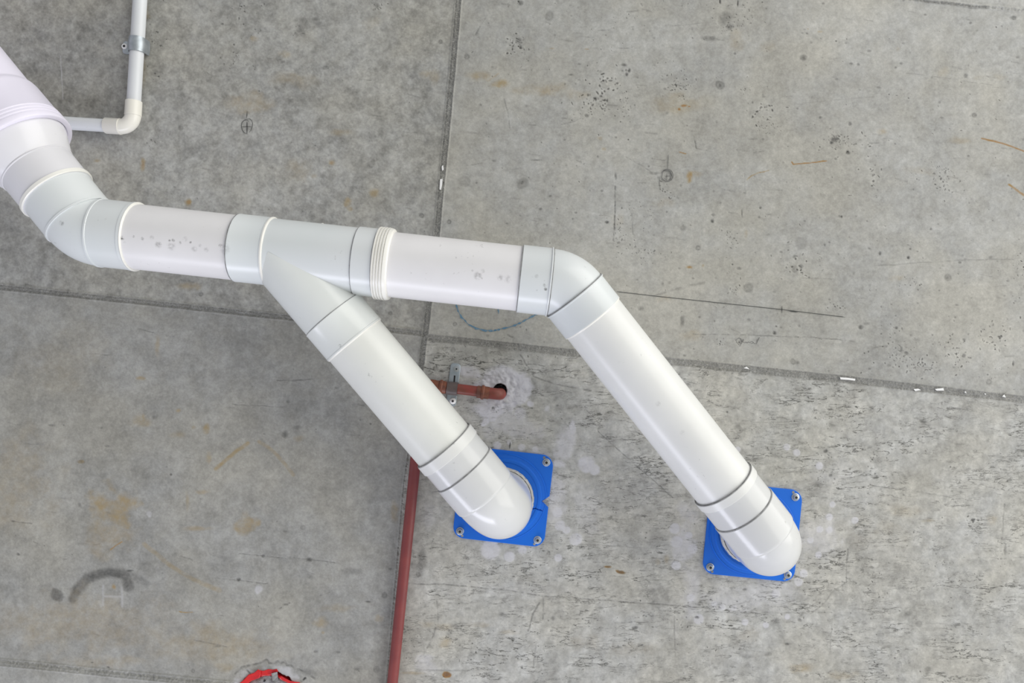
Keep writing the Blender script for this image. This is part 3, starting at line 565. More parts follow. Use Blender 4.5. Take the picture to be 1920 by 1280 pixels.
base = mixc(math_('MULTIPLY', math_('MULTIPLY', a_rust, 1.35), rng_(noise_(pos, 55, 5, .65), .33, .62, .35, 1.15)), base, (0.335, 0.25, 0.12))
base = mixc(rng_(a_rust, .5, .95, 0, .8), base, (0.30, 0.13, 0.04))
base = mixc(math_('MULTIPLY', a_plas, rng_(noise_(pos, 60, 5, .6), .3, .6, .75, 1.25)), base, (0.60, 0.597, 0.635))
# jagged hairline tears of the rough sheet
mv = mapped(-.11, 20, 90)
c1 = noise_(mv, 1.0, 5, .62, .25); k1 = rng_(math_('ABSOLUTE', math_('SUBTRACT', c1, .5)), .006, .022, 1, 0)
k1 = math_('MULTIPLY', k1, rng_(noise_(mapped(-.11, 18, 45), 1.0, 4), .45, .55))
mv2 = mapped(-.08, 55, 150)
c2 = noise_(mv2, 1.0, 5, .65, .4); k2 = rng_(c2, .57, .62)
k2 = math_('MULTIPLY', k2, rng_(noise_(mapped(.2, 13, 30), 1.0, 4), .48, .64))
mv3 = mapped(.5, 45, 70); c3 = noise_(mv3, 1.0, 4, .6, .6); k3 = rng_(math_('ABSOLUTE', math_('SUBTRACT', c3, .52)), .002, .010, 1, 0)
k3 = math_('MULTIPLY', k3, rng_(noise_(pos, 15, 3), .52, .62))
cr = math_('MAXIMUM', math_('MAXIMUM', math_('MULTIPLY', k1, .85), math_('MULTIPLY', k2, .72)), math_('MULTIPLY', k3, .6))
cr = math_('MULTIPLY', math_('MULTIPLY', cr, a_rough), rng_(noise_(pos, 11, 4, .6), .38, .58, .42, 1.3), True)
pt = a_pit
# seam grit
g1 = noise_(pos, 480, 3, .7)
sg = math_('MULTIPLY', math_('POWER', a_seam, 1.5), rng_(g1, .40, .64, 1, .15))
base = mixc(math_('MULTIPLY', a_seam, .34), base, (0.20, 0.20, 0.19))
base = mixc(math_('MULTIPLY', sg, .62), base, (0.075, 0.075, 0.07))
base = mixc(math_('MULTIPLY', a_seam, rng_(g1, .62, .70, 0, .6)), base, (0.50, 0.50, 0.48))
dk = math_('MULTIPLY', math_('POWER', a_dark, .8), rng_(noise_(pos, 190, 3, .6), .30, .58, .45, 1.15))
base = mixc(math_('MULTIPLY', dk, .92), base, (0.055, 0.055, 0.052))
base = mixc(cr, base, (0.085, 0.085, 0.075))
base = mixc(math_('MULTIPLY', pt, .88), base, (0.035, 0.034, 0.030))
L(base, B.inputs['Base Color'])
hh = math_('SUBTRACT', math_('MULTIPLY', n_fine, .25), math_('ADD', math_('MULTIPLY', cr, 1.0), math_('ADD', pt, math_('MULTIPLY', sg, .5))))
bp = N('ShaderNodeBump'); bp.inputs['Strength'].default_value = .35; bp.inputs['Distance'].default_value = .0015; L(hh, bp.inputs['Height']); L(bp.outputs[0], B.inputs['Normal'])
me.materials.append(cm)
ceil = bpy.data.objects.new('ceiling', me); SC.collection.objects.link(ceil); ceil['kind'] = 'structure'

# ------------------------------------------------------------------ drawn marks and flakes on the soffit (children of the ceiling)
def ribbon(name, strokes, mat, z=0.0012, wob_=0.0):
    """strokes: list of (points px, width px) laid on the concrete"""
    vs = []; fs = []; r = random.Random(len(name) + len(strokes))
    for pts, wd in strokes:
        dense = []
        for i in range(len(pts) - 1):
            a, b = Vector(pts[i]), Vector(pts[i + 1]); n = max(1, int((b - a).length / 3))
            for k in range(n): dense.append(a.lerp(b, k / n))
        dense.append(Vector(pts[-1])); st = len(vs)
        for i, p in enumerate(dense):
            t = dense[min(i + 1, len(dense) - 1)] - dense[max(i - 1, 0)]
            if t.length < 1e-6: t = Vector((1, 0))
            nn = Vector((-t.y, t.x)).normalized()
            e = min(1, .35 + min(i, len(dense) - 1 - i) * .4); w = wd * .5 * e * (1 + wob_ * r.uniform(-1, 1))
            o = nn * r.uniform(-1, 1) * wob_ * wd * .3
            for sgn in (-1, 1):
                p2 = p + o + nn * (sgn * w); vs.append(P(p2.x, p2.y, DC - z))
        for i in range(len(dense) - 1): fs.append((st + 2 * i, st + 2 * i + 1, st + 2 * i + 3, st + 2 * i + 2))
    return mesh_obj(name, vs, fs, mat, ceil, smooth=False)
def ell(cx, cyy, rx, ry, a0=0, a1=360, n=24):
    return [(cx + rx * math.cos(math.radians(a0 + (a1 - a0) * k / n)), cyy + ry * math.sin(math.radians(a0 + (a1 - a0) * k / n))) for k in range(n + 1)]
ribbon('pencil_crosshair', [([(463.3, 208), (463, 215), (462.2, 221.5)], 1.3), ([(463, 228), (463.2, 240), (463, 251.5)], 1.6), ([(452.5, 237.3), (472, 237.4)], 1.0),
       ([(467, 229), (464.5, 225.3), (461, 224.2), (457, 226), (453.5, 230), (452.6, 236), (454, 243), (457, 248), (460.5, 250), (463.5, 249.6)], 1.1),
       ([(462, 223), (468.5, 222.8), (472, 226), (473.6, 231), (472.8, 238), (470, 245), (467, 248)], .9)], M_pencil)
ribbon('pencil_crosshair', [([(1253.4, 290), (1252.6, 303), (1252, 317)], 1.2), (ell(1251, 328.5, 11, 11.5, 200, 540), 1.4), (ell(1250, 328.5, 8.5, 10, 160, 420), .9), ([(1250.5, 324), (1250, 338)], 1.2), ([(1246, 330), (1258, 330)], 1.1),
       ([(1237, 330), (1236.5, 341), (1238.5, 357)], .9), ([(1243, 319), (1257, 321), (1260, 330)], .8), ([(1244, 333), (1252, 339), (1261, 332)], .8), ([(1253, 320), (1262, 333)], .8)], M_pencil2)
ribbon('pencil_line', [([(1156, 546.5), (1230, 555), (1320, 564.5), (1400, 573), (1470, 580.5), (1585, 594.5)], 1.1), ([(1466.3, 573), (1466, 587)], 1.4), ([(1480, 583), (1496, 585)], 1.5)], M_pencil)
ribbon('pencil_writing', [([(1379.5, 639), (1382, 635), (1386, 633.3), (1389, 635), (1390.3, 639), (1389, 645), (1386.8, 650)], 1.3), ([(1392, 641), (1394, 637.5), (1394.8, 635.6), (1393, 635.8), (1392.6, 639), (1394, 642), (1396.5, 642.8)], 1.0),
       ([(1396.5, 642.8), (1398, 641), (1400, 641.5), (1401, 643), (1403, 640.6), (1405, 641.5), (1406, 643)], 1.1), ([(1406, 643), (1408, 640.5), (1411, 640), (1412.5, 642), (1410, 644), (1407.5, 643)], 1.1),
       ([(1412.5, 641.5), (1414.5, 643.5), (1418.5, 644.5)], 1.2), ([(1418.5, 644.5), (1420, 640), (1422, 636), (1424, 631.8)], 2.2)], M_pencil2)
ribbon('pencil_tick', [([(956.8, 829), (955.6, 841)], 1.8)], M_pencil)
ribbon('chalk_arc', [([(855, 570), (859, 583), (865, 594), (877, 607), (892, 615), (908, 619.5), (925, 620), (945, 615.5), (962, 611), (980, 603), (1000, 592), (1012, 585)], 2.4), ([(934, 578), (935, 589)], 2.2)], M_chalk, wob_=.75)
def flakes(polys, name='paint_flake'):
    for poly in polys:
        n = len(poly); vs = [P(x, y, DC - .0012) for x, y in poly] + [P(x, y, DC - .0028) for x, y in poly]
        fs = [tuple(range(n, 2 * n))] + [(i, (i + 1) % n, n + (i + 1) % n, n + i) for i in range(n)]
        mesh_obj(name, vs, fs, M_flake, ceil, smooth=False)
flakes([[(828, 312), (831, 309), (832, 318), (829, 320)], [(825, 336), (830, 335), (829, 347), (827, 356), (824, 355)], [(1394, 690), (1400, 687), (1405, 692)], [(1575, 707), (1590, 708), (1604, 710), (1603, 713.5), (1590, 712), (1576, 711)],
        [(1713, 729), (1722, 728.5), (1727, 731), (1716, 733)], [(1753, 729), (1769, 727), (1770, 732), (1756, 732)], [(1808, 735), (1811, 733), (1812, 737)], [(1879, 743), (1883, 739), (1886, 745)], [(1845, 738), (1848, 737), (1849, 740)]])

# ------------------------------------------------------------------ the drain
drain = thing('drain_pipe', P(960, 530, ZR), 'thick white plastic drain pipe with elbows and a side branch hung under the concrete', 'pipe')
d_run = (RN(1000) - RN(300)).normalized()
E2 = RN(1059.5)                                     # right 45 degree elbow
EA = P(938.5, 960, 1.308); EB = P(1453, 1030, 1.293) # elbows that turn up into the slab
K = RN(526)
E1 = RN(166)
dU = Vector((-.63, -.77, 0)).normalized()
dA = (EA - K).normalized(); dB = (EB - E2).normalized(); UP = Vector((0, 0, 1))
mmx = ZR / F * 1000                                  # mm per pixel at the run
def seg_len(a, b): return (b - a).length * 1000
def straight(name, a, b, r, mat, parent=drain, r2=None):
    Lm = seg_len(a, b); r2 = r if r2 is None else r2
    return lathe(name, a, b - a, [(0, r - 6), (0, r), (Lm, r2), (Lm, r2 - 6)], mat, parent)
def socket(a, b, r, mat, parent, lipmat=None, mouth=.8, rim=1.2, name='socket'):
    """socket from the body side a to its mouth b"""
    Lm = seg_len(a, b)
    pr = [(0, r - 4), (0, r + rim), (.6, r + rim + .4), (2.2, r + rim + .4), (3.0, r), (Lm - 3.5, r), (Lm - 2.8, r + mouth), (Lm - .8, r + mouth), (Lm, r + mouth - .9), (Lm, r - 5)]
    return lathe(name, a, b - a, pr, mat, parent)

# run pipes
straight('pipe', RN(250), RN(452), 55, M_pipe)
straight('pipe', RN(725), RN(982), 55, M_pipe)
# left elbow
t45 = 27 * mmx
el = sub(bend('elbow', E1, -d_run, dU, t45 / math.tan(math.radians(22.3)), 56.3, M_fit, drain, ext1=2, ext2=2), drain)
a = E1 + d_run * .0243
lathe('socket', a, d_run, [(-1, 52), (-1, 58.2), (1.6, 58.2), (2.4, 57.2), (52, 57.2), (52.6, 58), (57, 58), (57.5, 57), (57.5, 50)], M_fit, el)
a = E1 + dU * .0243
lathe('socket', a, dU, [(-1, 52), (-1, 58.6), (2.4, 58.6), (3.2, 57.4), (56.5, 57.4), (56.5, 50)], M_fit, el)
lathe('glue_bead', E1 + d_run * .0815, d_run, [(0, 54), (0, 57.8), (1.2, 58.4), (2.6, 57), (3.2, 54)], M_ivory, el)
# reducer and large pipe, upper left
q = lambda s: E1 + dU * (s * mmx / 1000)
red = sub(lathe('reducer', q(89), dU, [(0, 54), (0, 58.8), (1.2, 60), (6.5, 60), (7.5, 59), (53, 59.2), (53.6, 60.4), (55, 60.6), (56, 59.4), (57, 60.5), (97, 77.5), (101, 78)], M_fitL, drain), drain)
lathe('socket_lip', q(89) + dU * .0002, dU, [(0, 57), (-.4, 60.2), (.6, 61.2), (6, 61.2), (7, 59)], M_ivory, red)
bell = lathe('bell_socket', q(196), dU, [(2, 78), (0, 79), (-1, 83), (0, 86.5), (2, 87.5), (9, 87.2), (10, 86), (12, 86), (13, 86.9), (15, 86.9), (16, 85.9), (18, 85.9), (19, 86.7), (21, 86.7), (22, 85.6), (24, 85.6), (25, 86.4), (27, 86.2), (29, 85.2), (80, 84.2), (86, 83.2), (90, 81), (92, 80), (94, 79.8)], M_big, drain)
lathe('large_pipe', q(290), dU, [(0, 79.6), (3200, 79.6)], M_big, drain)

# wye
wy = sub(lathe('wye_junction', RN(505), d_run, [(0, 52), (0, 56), (seg_len(RN(505), RN(674)), 56), (seg_len(RN(505), RN(674)), 52)], M_fit, drain), drain)
socket(RN(509), RN(447), 57.4, M_fit, wy, rim=.2, mouth=.3)
lathe('glue_bead', RN(509), d_run, [(-1.5, 56), (-1.2, 58.2), (.6, 58.5), (2.2, 57.6), (2.8, 55.5)], M_ivory, wy)
a = RN(671)
lathe('socket', a, d_run, [(0, 52), (0, 57.6), (.6, 58), (34, 58)], M_fit, wy)
pr = [(0, 56)]
a = RN(708)
for k in range(4):
    s = k * 4.6
    pr += [(s, 58.8 + (k > 0) * .4), (s + .7, 61.4), (s + 2.9, 61.6), (s + 3.6, 59.2)]
pr += [(18.6, 59.4), (19.2, 61.2), (22, 60.6), (24.4, 59.6), (25.5, 58), (26, 54)]
lathe('ribbed_collar', a, d_run, pr, M_ivory, wy)
lathe('moulding_nub', RN(598) + Vector((0, 0, 0)) + d_run.cross(UP).normalized() * .0550 * (1 if d_run.cross(UP).y < 0 else -1), d_run.cross(UP) * (1 if d_run.cross(UP).y < 0 else -1), [(0, 3), (1.6, 2.6), (2.4, 0)], M_ivory, wy, n=16)
# branch body mitred into the run
def branch_body():
    d, e1 = dA, d_run
    R = .0563; n = 144
    nrm = e1.cross(d).normalized()
    p = d.cross(nrm).normalized()
    if p.dot(e1) < 0: p = -p
    en = (d - e1 * d.dot(e1)).normalized()
    sinT, cosT = d.dot(en), -p.dot(en)
    endp = on_line(K, EA, 625, 590); Lb = (endp - K).length
    vs = []; fs = []; rows = 14
    for i in range(rows + 1):
        for k in range(n):
            a = 2 * math.pi * k / n; qv = R * math.cos(a); wv = R * math.sin(a)
            s0 = (abs(qv) + qv * cosT) / sinT - .003
            if s0 > Lb: s0 = Lb - .0005
            s = s0 + (Lb + .001 - s0) * i / rows
            vs.append(K + d * s + p * qv + nrm * wv)
    for i in range(rows):
        for k in range(n):
            k2 = (k + 1) % n; fs.append((i * n + k, i * n + k2, (i + 1) * n + k2, (i + 1) * n + k))
    return mesh_obj('branch', vs, fs, M_fitA, wy, angle=40)
branch_body()
socket(on_line(K, EA, 625, 590), on_line(K, EA, 667, 636), 57.3, M_fitA, wy, rim=0.0, mouth=.5)
lathe('glue_bead', on_line(K, EA, 667, 636), dA, [(-.5, 55), (-.5, 57), (1, 56.6), (2, 55)], M_ivory, wy)

def joint(p, d, r, parent, w=.9):  # thin dark ring that draws the dark line at a joint
    w *= .75
    lathe('joint_line', p, d, [(-w / 2, r - 2), (-w / 2, r), (w / 2, r), (w / 2, r - 2)], M_mortar, parent)
joint(RN(447) - d_run * .0004, d_run, 57.6, wy, 1.4); joint(RN(671) - d_run * .0006, d_run, 57.2, wy, 1.3); joint(RN(707.4), d_run, 58.4, wy, 1.0)
joint(on_line(K, EA, 625, 590) - dA * .0004, dA, 57.0, wy, 1.2)

# right 45 degree elbow
e2 = sub(bend('elbow', E2, d_run, dB, 60, 56.2, M_fit, drain, ext1=2, ext2=2), drain)
socket(E2 - d_run * .0255, RN(975), 57.3, M_fit, e2, mouth=0.0, rim=1.2)
socket(E2 + dB * .0255, on_line(E2, EB, 1111, 595), 57.3, M_fit, e2, mouth=0.2, rim=1.2)
lathe('glue_bead', on_line(E2, EB, 1111, 595), dB, [(-.5, 55), (-.5, 57.4), (1.2, 57), (2.4, 55)], M_ivory, e2)

joint(RN(974.4), d_run, 57.5, e2, 1.2); joint(E2 + dB * .0245, dB, 58.2, e2, 1.1); joint(E2 - d_run * .0245, d_run, 57.6, e2, .9)
def tail(K0, E, pts, mp, mf, rb=58):
    """pipe, coupling, short spigot and the elbow that turns up through the slab"""
    d = (E - K0).normalized(); on = lambda q_: on_line(K0, E, *q_)
    p0, p1, p2, p3, p4 = [on(q_) for q_ in pts]
    straight('pipe', p0 - d * .01, p1 + d * .01, 55, mp)
    L1, L2, L3 = seg_len(p1, p2), seg_len(p2, p3), seg_len(p3, p4)
    c = sub(lathe('coupling', p1, d, [(0, 54.5), (.0, 58.2), (.8, 58.8), (L1 - .6, 58.8), (L1, 58.2), (L1 + .2, 57.0)], M_pipeB, drain), drain)
    lathe('spigot', p2 - d * .002, d, [(0, 56.8), (L2 + 4, 56.8)], mf, c)
    joint(p1 - d * .0006, d, 58.2, c, 1.3)
    eb = sub(bend('elbow', E, d, UP, rb, 57.2, mf, drain, ext2=60, m=36), drain)
    lathe('socket', p3, d, [(0, 54), (0, 58.4), (.8, 59), (L3 - 4, 59), (L3 - 1, 58.6), (L3 + 1.5, 57.3), (L3 + 3, 55)], mf, eb)
    lathe('joint_line', p3 - d * .0016, d, [(0, 56.5), (0, 58.0), (1.6, 58.0)], M_mortar, eb)  # thin dark ring drawn where the elbow socket begins
    return eb
tail(K, EA, [(667, 636), (832, 835), (845, 850), (869, 881), (907, 927)], M_pipeA, M_fitB)
tail(E2, EB, [(1111, 595), (1357, 905), (1364, 919), (1392, 955), (1432, 1003)], M_pipeB, M_fitB)

# ------------------------------------------------------------------ blue fire collars
def collar(cx, cyy, pipe_c, label, notch, rot):
    C0 = P(cx, cyy, DC); root = thing('fire_collar', C0, label, 'pipe collar', 'blue fire collars')
    n = 720; half = 88.0; rc = 22.0; ro = math.radians(rot)
    def outline(a):
        ca, sa = math.cos(a), math.sin(a)
        t = half / max(abs(ca), abs(sa)); x, y = t * ca, t * sa
        if abs(x) > half - rc and abs(y) > half - rc:
            cx_, cy_ = math.copysign(half - rc, x), math.copysign(half - rc, y)
            b = ca * cx_ + sa * cy_; t = b + math.sqrt(max(0, b * b - (cx_ ** 2 + cy_ ** 2 - rc * rc)))
        if notch:
            da = abs(math.degrees(a)) if a < math.pi else 360 - math.degrees(a)
            if da < 7: t = min(t, 74 + 14 * da / 7)
        return t
    prof = [(58.6, 0), (58.6, 6.2), (65.0, 6.2), (65.6, 6.6), (66.8, 7.8), (71, 8.6), (73, 8.0), (74.2, 6.2), (80.5, 5.6), (81.3, 6.3), (82.4, 6.1), (83.2, 4.2)]
    vs = []; fs = []; rows = len(prof) + 3
    for i in range(rows):
        for k in range(n):
            a = 2 * math.pi * k / n; ol = outline(a)
            if i < len(prof):
                r, h = prof[i]; r = min(r, ol - .6)
                dg = math.degrees(a)
                if (abs(dg - 13) < .6 or abs(dg - 193) < .6) and 0 < i < 8: h -= 4.0
            elif i == len(prof): r, h = ol - .8, 4.2
            elif i == len(prof) + 1: r, h = ol, 3.4
            else: r, h = ol, -2.5
            o_ = Vector((pipe_c.x - C0.x, pipe_c.y - C0.y, 0)) if i < 2 else Vector((0, 0, 0))
            vs.append(C0 + o_ + Vector((math.cos(a + ro) * r / 1000, math.sin(a + ro) * r / 1000, -h / 1000)))
    for i in range(rows - 1):
        for k in range(n):
            k2 = (k + 1) % n; fs.append((i * n + k, i * n + k2, (i + 1) * n + k2, (i + 1) * n + k))
    mesh_obj('flange_plate', vs, fs, M_blue, root, angle=28)
    # sealant ring round the pipe
    vs = []; fs = []; m_ = 96; rb_ = random.Random(int(cx))
    wobs = [rb_.uniform(-.7, .7) for _ in range(m_)]
    pc = Vector((pipe_c.x, pipe_c.y, ZC))
    pr_ = [(57.9, 1), (57.8, 13), (58.6, 13.6), (60.6, 12), (61.6, 9), (62.2, 6.3)]
    for r, h in pr_:
        for k in range(m_):
            a = 2 * math.pi * k / m_; w = wobs[k] if h > 0 else 0
            vs.append(pc + Vector((math.cos(a) * (r + w * .6) / 1000, math.sin(a) * (r + w * .6) / 1000, -(h + w) / 1000)))
    for i in range(len(pr_) - 1):
        for k in range(m_): fs.append((i * m_ + k, i * m_ + (k + 1) % m_, (i + 1) * m_ + (k + 1) % m_, (i + 1) * m_ + k))
    mesh_obj('sealant_bead', vs, fs, M_seal, root, angle=60)
    for sx, sy in ((1, -1), (1, 1), (-1, 1), (-1, -1)):
        c, s = math.cos(ro), math.sin(ro); x, y = 74.5 * sx, 74.5 * sy
        S = C0 + Vector(((x * c - y * s) / 1000, (x * s + y * c) / 1000, -.0042))
        sc = sub(lathe('screw', S, Vector((0, 0, -1)), [(-6, 3), (0, 7.4), (.9, 7.4), (1.2, 6.9), (1.3, 5.8), (3.2, 5.3), (4.5, 4.3), (4.9, 3.2), (4.9, 2.5), (2.2, 2.2), (2.2, 0)], M_steel, root, n=32), root)
        lathe('drive_recess', S + Vector((0, 0, -.0049)), Vector((0, 0, 1)), [(0, 2.7), (.0, 2.2), (.1, 0)], M_dark, sc, n=6)
        o = Vector((-5 * sx if sx * sy < 0 else 6 * -sx, -9 * 1 if sy < 0 else 9, 0))
        x2, y2 = x + (-5 * sx), y + (8.5 * sy)
        S2 = C0 + Vector(((x2 * c - y2 * s) / 1000, (x2 * s + y2 * c) / 1000, -.0043))
        lathe('screw_slot', S2, Vector((0, 0, -1)), [(0, 2.6), (.25, 2.2), (.25, 0)], M_mortar, root, n=16)
    return root
collar(943.5, 930, EA, 'blue square collar on the ceiling round the short branch, notched on one edge', True, 6.5)
collar(1410, 996, EB, 'blue square collar screwed to the ceiling round the elbow of the longer right-hand pipe', False, 5.7)

# ------------------------------------------------------------------ conduit, upper left
ZK = 1.403
cond = thing('conduit', P(251, 235, ZK), 'thin pale plastic conduit with an ivory elbow on the ceiling above the wide drain pipe', 'pipe')
c_el = P(248, 238.5, ZK); c_top = P(262.5, 0, ZK); c_lft = P(136, 231.5, ZK)
dc1 = (c_top - c_el).normalized(); dc2 = (c_lft - c_el).normalized()
lathe('conduit_tube', c_el + dc1 * .035, dc1, [(0, 12.6), (2500, 12.6)], M_cond, cond, n=48)
lathe('conduit_tube', c_el + dc2 * .035, dc2, [(0, 12.1), (330, 12.1)], M_cond, cond, n=48)
ce = sub(bend('conduit_elbow', c_el, -dc1, dc2, 23, 14.2, M_cfit, cond, n=48, m=20), cond)
for dd, Ls in ((dc1, 27), (dc2, 28)):
    lathe('socket', c_el + dd * .0225, dd, [(-.5, 12), (-.5, 15.2), (.8, 15.3), (1.6, 14.9), (Ls - 1, 14.9), (Ls, 14.3), (Ls, 11)], M_cfit, ce, n=48)

# saddle straps: cross-section swept along the pipe, with screw tabs
def strap(name, C0, d, r, width, tabs, mat, bandmat, root, bulge=0.0, th=1.6, flare=0.0):
    """C0 on the axis, d along the pipe; tabs = (left mm, right mm) flat lengths on the slab; zc = height to slab"""
    d = d.normalized(); side = d.cross(UP).normalized(); gap = (ZC - C0.z) * 1000
    R = r + th
    pts = []
    def arc(a0, a1, n):
        return [(R * math.sin(math.radians(a0 + (a1 - a0) * k / n)), R * math.cos(math.radians(a0 + (a1 - a0) * k / n))) for k in range(n + 1)]
    body = [(-R - 1, -gap + 2.2)] + arc(-90, 90, 24) + [(R + .4, -gap + 2.2)]
    rows = 11
    vs = []; fs = []
    for thick in (0, 1):
        for j in range(rows):
            y = (j / (rows - 1) - .5) * width; bl_ = bulge * (1 - (2 * j / (rows - 1) - 1) ** 2) + flare * (abs(2 * j / (rows - 1) - 1) > .95)
            for (x, h) in body:
                k = 1 + (bl_ - thick * th) / R
                hh_ = h * k if h > -gap + 4 else h
                vs.append(C0 + side * (x * k / 1000) + UP * (-hh_ / 1000) + d * (y / 1000))
    nb = len(body); half_ = rows * nb
    for o in (0, half_):
        for j in range(rows - 1):
            for i in range(nb - 1): fs.append((o + j * nb + i, o + j * nb + i + 1, o + (j + 1) * nb + i + 1, o + (j + 1) * nb + i))
    for j in (0, rows - 1):
        for i in range(nb - 1): fs.append((j * nb + i, j * nb + i + 1, half_ + j * nb + i + 1, half_ + j * nb + i))
    for i in (0, nb - 1):
        for j in range(rows - 1): fs.append((j * nb + i, (j + 1) * nb + i, half_ + (j + 1) * nb + i, half_ + j * nb + i))
    band = mesh_obj('strap_band', vs, fs, bandmat, root, angle=40)
    for sgn, Lt, tw in tabs:
        n = 16; vs = []; rc = 6.0
        x0, x1 = R - 1, R + Lt; hw = tw / 2
        ol = [(x0, -hw)]
        for k in range(7): a = -90 + 90 * k / 6; ol.append((x1 - rc + rc * math.cos(math.radians(a)), -hw + rc + rc * math.sin(math.radians(a))))
        for k in range(7): a = 90 * k / 6; ol.append((x1 - rc + rc * math.cos(math.radians(a)), hw - rc + rc * math.sin(math.radians(a))))
        ol.append((x0, hw)); m = len(ol)
        for h in (.2, 2.2, 2.6):
            for (x, y) in ol:
                e = .5 if h == 2.6 else 0
                vs.append(Vector((C0.x, C0.y, ZC)) + side * (sgn * (x - e) / 1000) + d * ((y - math.copysign(e, y)) / 1000) - UP * (h / 1000))
        fs = [tuple(range(2 * m, 3 * m))] + [(o + i, o + (i + 1) % m, o + m + (i + 1) % m, o + m + i) for o in (0, m) for i in range(m)]
        mesh_obj('screw_tab', vs, fs, mat, root, angle=35)
    return band
def tab_screw(root, px, py, r=5.2, mat=M_steel, dome=2.6, rec=1.9):
    S = P(px, py, DC - .0026)
    sc = sub(lathe('screw', S, Vector((0, 0, -1)), [(-4, 2), (0, r), (.8, r), (dome * .6, r * .8), (dome, r * .45), (dome, 0)], mat, root, n=28), root)
    lathe('drive_recess', S + Vector((0, 0, -dome - .0000)) if False else S + Vector((0, 0, -dome / 1000 - .0001)), Vector((0, 0, 1)), [(0, rec), (.05, rec * .6), (.1, 0)], M_dark, sc, n=6)
kc = on_line(c_el, c_top, 257.5, 85)
cl = thing('pipe_saddle', Vector((kc.x, kc.y, ZC)), 'galvanised one-hole saddle strapped over the thin pale conduit', 'pipe clamp')
sd = dc1.cross(UP).normalized(); left = 1 if sd.x < 0 else -1
strap('saddle', kc, dc1, 12.8, 27, [(left, 21, 24)], M_galv, M_galv, cl, bulge=2.0, flare=.6)
tab_screw(cl, 233.5, 87, 5.4, M_flake, 2.0, 2.6)

# ------------------------------------------------------------------ red water pipe
ZW = 1.404
wp = thing('water_pipe', P(790, 900, ZW), 'thin dark red painted pipe running down beside the seam and into the ceiling hole', 'pipe')
w_el = P(794, 721, ZW); w_bot = P(736, 1280, ZW); w_mid = P(749, 1145, ZW)
dw = (P(778.5, 872, ZW) - w_el).normalized(); dw2 = (w_bot - P(778.5, 872, ZW)).normalized()
A0 = w_el + dw2 * .02
lathe('riser_tube', A0, dw2, [(0, 10.3), (2500, 10.3)], M_redp, wp, n=48)
dr = (P(895, 734.5, ZW) - P(838, 727.5, ZW)).normalized()
w_in = P(938.5, 738.5, ZW - .004)
bend('pipe_elbow', w_el, -dw2, dr, 16, 12, M_rust, wp, n=48, ext1=10, ext2=6)
lathe('short_tube', w_el + dr * .02, dr, [(0, 9.8), (86, 9.8)], M_redb, wp, n=48)
def fit(px0, py0, Lm, flip=False):
    A = P(px0, py0, ZW)
    pr_ = [(0, 9), (0, 11.6), (6, 11.6), (7.5, 13.6), (11, 13.9), (12.5, 12.2), (Lm - 1, 12.0), (Lm, 11), (Lm, 9)]
    return lathe('press_fitting', A, dr, pr_, M_rust, wp, n=48)
lathe('press_fitting', P(813, 723.5, ZW), dr, [(0, 9), (0, 11.5), (10, 11.5), (12, 13.6), (15.5, 13.8), (17.5, 12), (24, 11.8), (25, 9)], M_rust, wp, n=48)
lathe('press_fitting', P(894.5, 734.0, ZW), dr, [(0, 9), (0, 11.6), (7, 11.6), (9, 13.6), (12, 13.8), (14, 12), (23, 11.8), (24, 9)], M_rust, wp, n=48)
bend('pipe_elbow', P(938, 739.3, ZW), dr, UP, 15, 10.9, M_redb, wp, n=48, ext1=10, ext2=22)
kb = P(848, 728.6, ZW)
br = thing('pipe_bracket', Vector((kb.x, kb.y, ZC)), 'zinc two-screw bracket with a dark band holding the short red pipe stub', 'pipe clamp')
sb = dr.cross(UP).normalized(); top_s = 1 if sb.y < 0 else -1
strap('bracket', kb, dr, 10.6, 20, [(top_s, 36, 19), (-top_s, 22, 19)], M_galv2, M_dband, br, th=1.4)
tab_screw(br, 856, 691.5, 5.6, M_steel, 1.6, 1.8); tab_screw(br, 849, 751.5, 6.2, M_flake, 3.2, 2.4)
lathe('slot', P(852.5, 706, DC - .0027), Vector((0, 0, -1)), [(0, 1.6), (.1, 0)], M_dark, br, n=4)
vs = [P(x, y, DC - .0029) for x, y in ((851, 703.5), (854, 703.8), (853, 717), (850, 716.7))]
mesh_obj('slot', vs, [(0, 1, 2, 3)], M_dark, br, smooth=False)
vs = [P(x, y, DC - z_) for x, y in ((836.5, 734.5), (855.5, 737), (855.2, 739.2), (836.2, 736.8)) for z_ in (.012, .022)]
mesh_obj('band_lip', vs, [(0, 2, 4, 6), (1, 3, 5, 7), (0, 1, 3, 2), (2, 3, 5, 4), (4, 5, 7, 6), (6, 7, 1, 0)], M_steel, br, smooth=False)

# ------------------------------------------------------------------ broken red cast-in sleeve at the lower edge
sl = thing('cast_in_sleeve', P(503, 1325, DC), 'broken bright red plastic sleeve set in the ceiling, grey mortar inside', 'pipe sleeve')
vs = []; fs = []; n = 120; rs = random.Random(5)
top = []
for k in range(n):
    top.append((360 * k / n, 61.5 + rs.uniform(-.4, .4), -2.0 + rs.uniform(-.6, .6)))
for dr_, z_ in ((0, -18), (0, 1), (-2.5, 1), (-3.0, -10), (-3.5, -18)):
    for (a, r, h) in top:
        hh2 = (h if z_ == 1 else z_); ar = math.radians(a)
        vs.append(P(503, 1325, DC) + Vector((math.cos(ar) * (r + dr_) / 1000, math.sin(ar) * (r + dr_) / 1000, -hh2 / 1000)))
for i in range(4):
    for k in range(n): fs.append((i * n + k, i * n + (k + 1) % n, (i + 1) * n + (k + 1) % n, (i + 1) * n + k))
mesh_obj('sleeve_wall', vs, fs, M_red, sl, angle=35)
vs = []; fs = []; prm = [(60, -9), (57, -6), (48, -4), (30, -5), (14, -6), (.1, -6)]
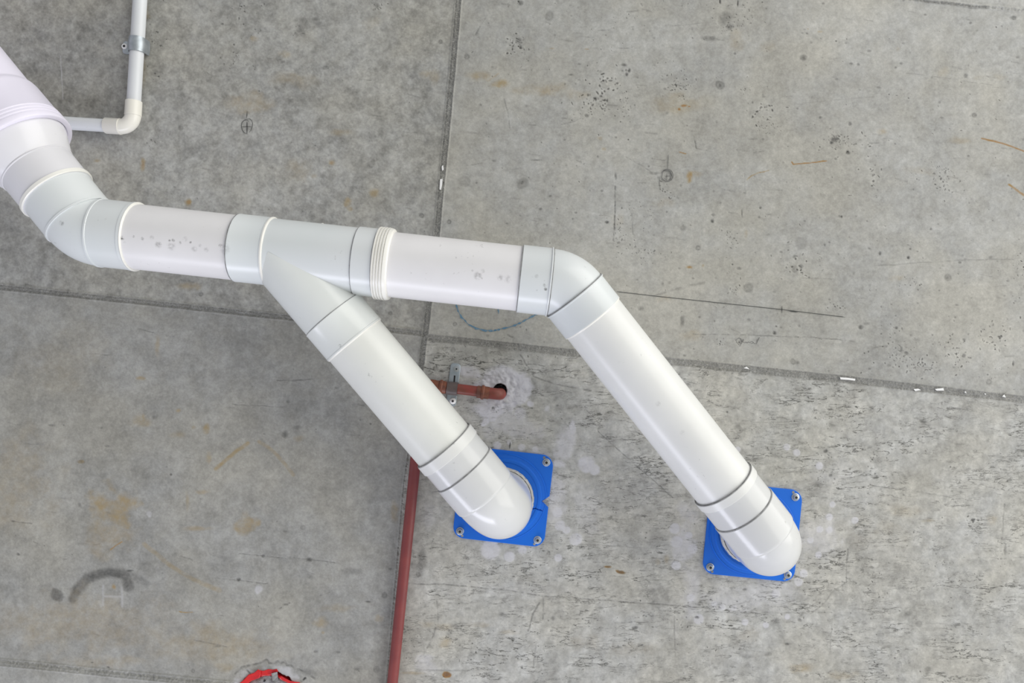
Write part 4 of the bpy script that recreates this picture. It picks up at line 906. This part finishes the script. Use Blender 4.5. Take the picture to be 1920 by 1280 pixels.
for j, (r, h) in enumerate(prm):
    for k in range(48):
        a = 2 * math.pi * k / 48; w = rs.uniform(-1.6, 1.6) if j < 5 else 0
        vs.append(P(503, 1325, DC) + Vector((math.cos(a) * (r + w) / 1000, math.sin(a) * (r + w) / 1000, -(h + w) / 1000)))
for i in range(len(prm) - 1):
    for k in range(48): fs.append((i * 48 + k, i * 48 + (k + 1) % 48, (i + 1) * 48 + (k + 1) % 48, (i + 1) * 48 + k))
mesh_obj('mortar_plug', vs, fs, M_mortar, sl, angle=50)
def shard(poly, h0, h1, mat, nm='sleeve_shard'):
    m = len(poly); c = Vector((sum(p[0] for p in poly) / m, sum(p[1] for p in poly) / m))
    vs = []
    for h, k in ((h0, 1.0), (h1 * .75, 1.0), (h1, .86)):
        for x, y in poly: q_ = c + (Vector((x, y)) - c) * k; vs.append(P(q_.x, q_.y, DC - h))
    fs = [(o + i, o + (i + 1) % m, o + m + (i + 1) % m, o + m + i) for o in (0, m) for i in range(m)] + [tuple(range(2 * m, 3 * m))]
    return mesh_obj(nm, vs, fs, mat, sl, smooth=False)
shard([(440, 1294), (448, 1281), (457, 1274), (466, 1264), (476, 1261), (484, 1254.5), (489, 1257), (489.5, 1264), (487, 1270), (474, 1275), (462, 1280), (452, 1290)], -.012, .004, M_red)
shard([(488, 1256.5), (494, 1257.5), (503, 1254), (512, 1255), (519, 1253.5), (522, 1259), (512, 1261), (507, 1265), (490, 1267)], -.014, .0015, M_red)
shard([(522, 1269), (528, 1267), (534, 1271), (545, 1276), (562, 1279), (568, 1288), (560, 1286), (542, 1280.5), (527, 1274)], -.012, .0025, M_red)
lathe('drill_hole', P(495.5, 1276.5, DC - .0075), Vector((0, 0, -1)), [(-3, 2.0), (0, 2.0), (.2, 0)], M_dark, sl, n=16)
vs = [P(x, y, DC - z_) for x, y in ((509, 1262), (520, 1259), (522, 1275), (511, 1276)) for z_ in (-.012, .004)]
mesh_obj('mortar_tab', vs, [(0, 2, 4, 6), (1, 3, 5, 7), (0, 1, 3, 2), (2, 3, 5, 4), (4, 5, 7, 6), (6, 7, 1, 0)], M_mortar, sl, smooth=False)

for o in bpy.data.objects:
    if '_w' in o: del o['_w']
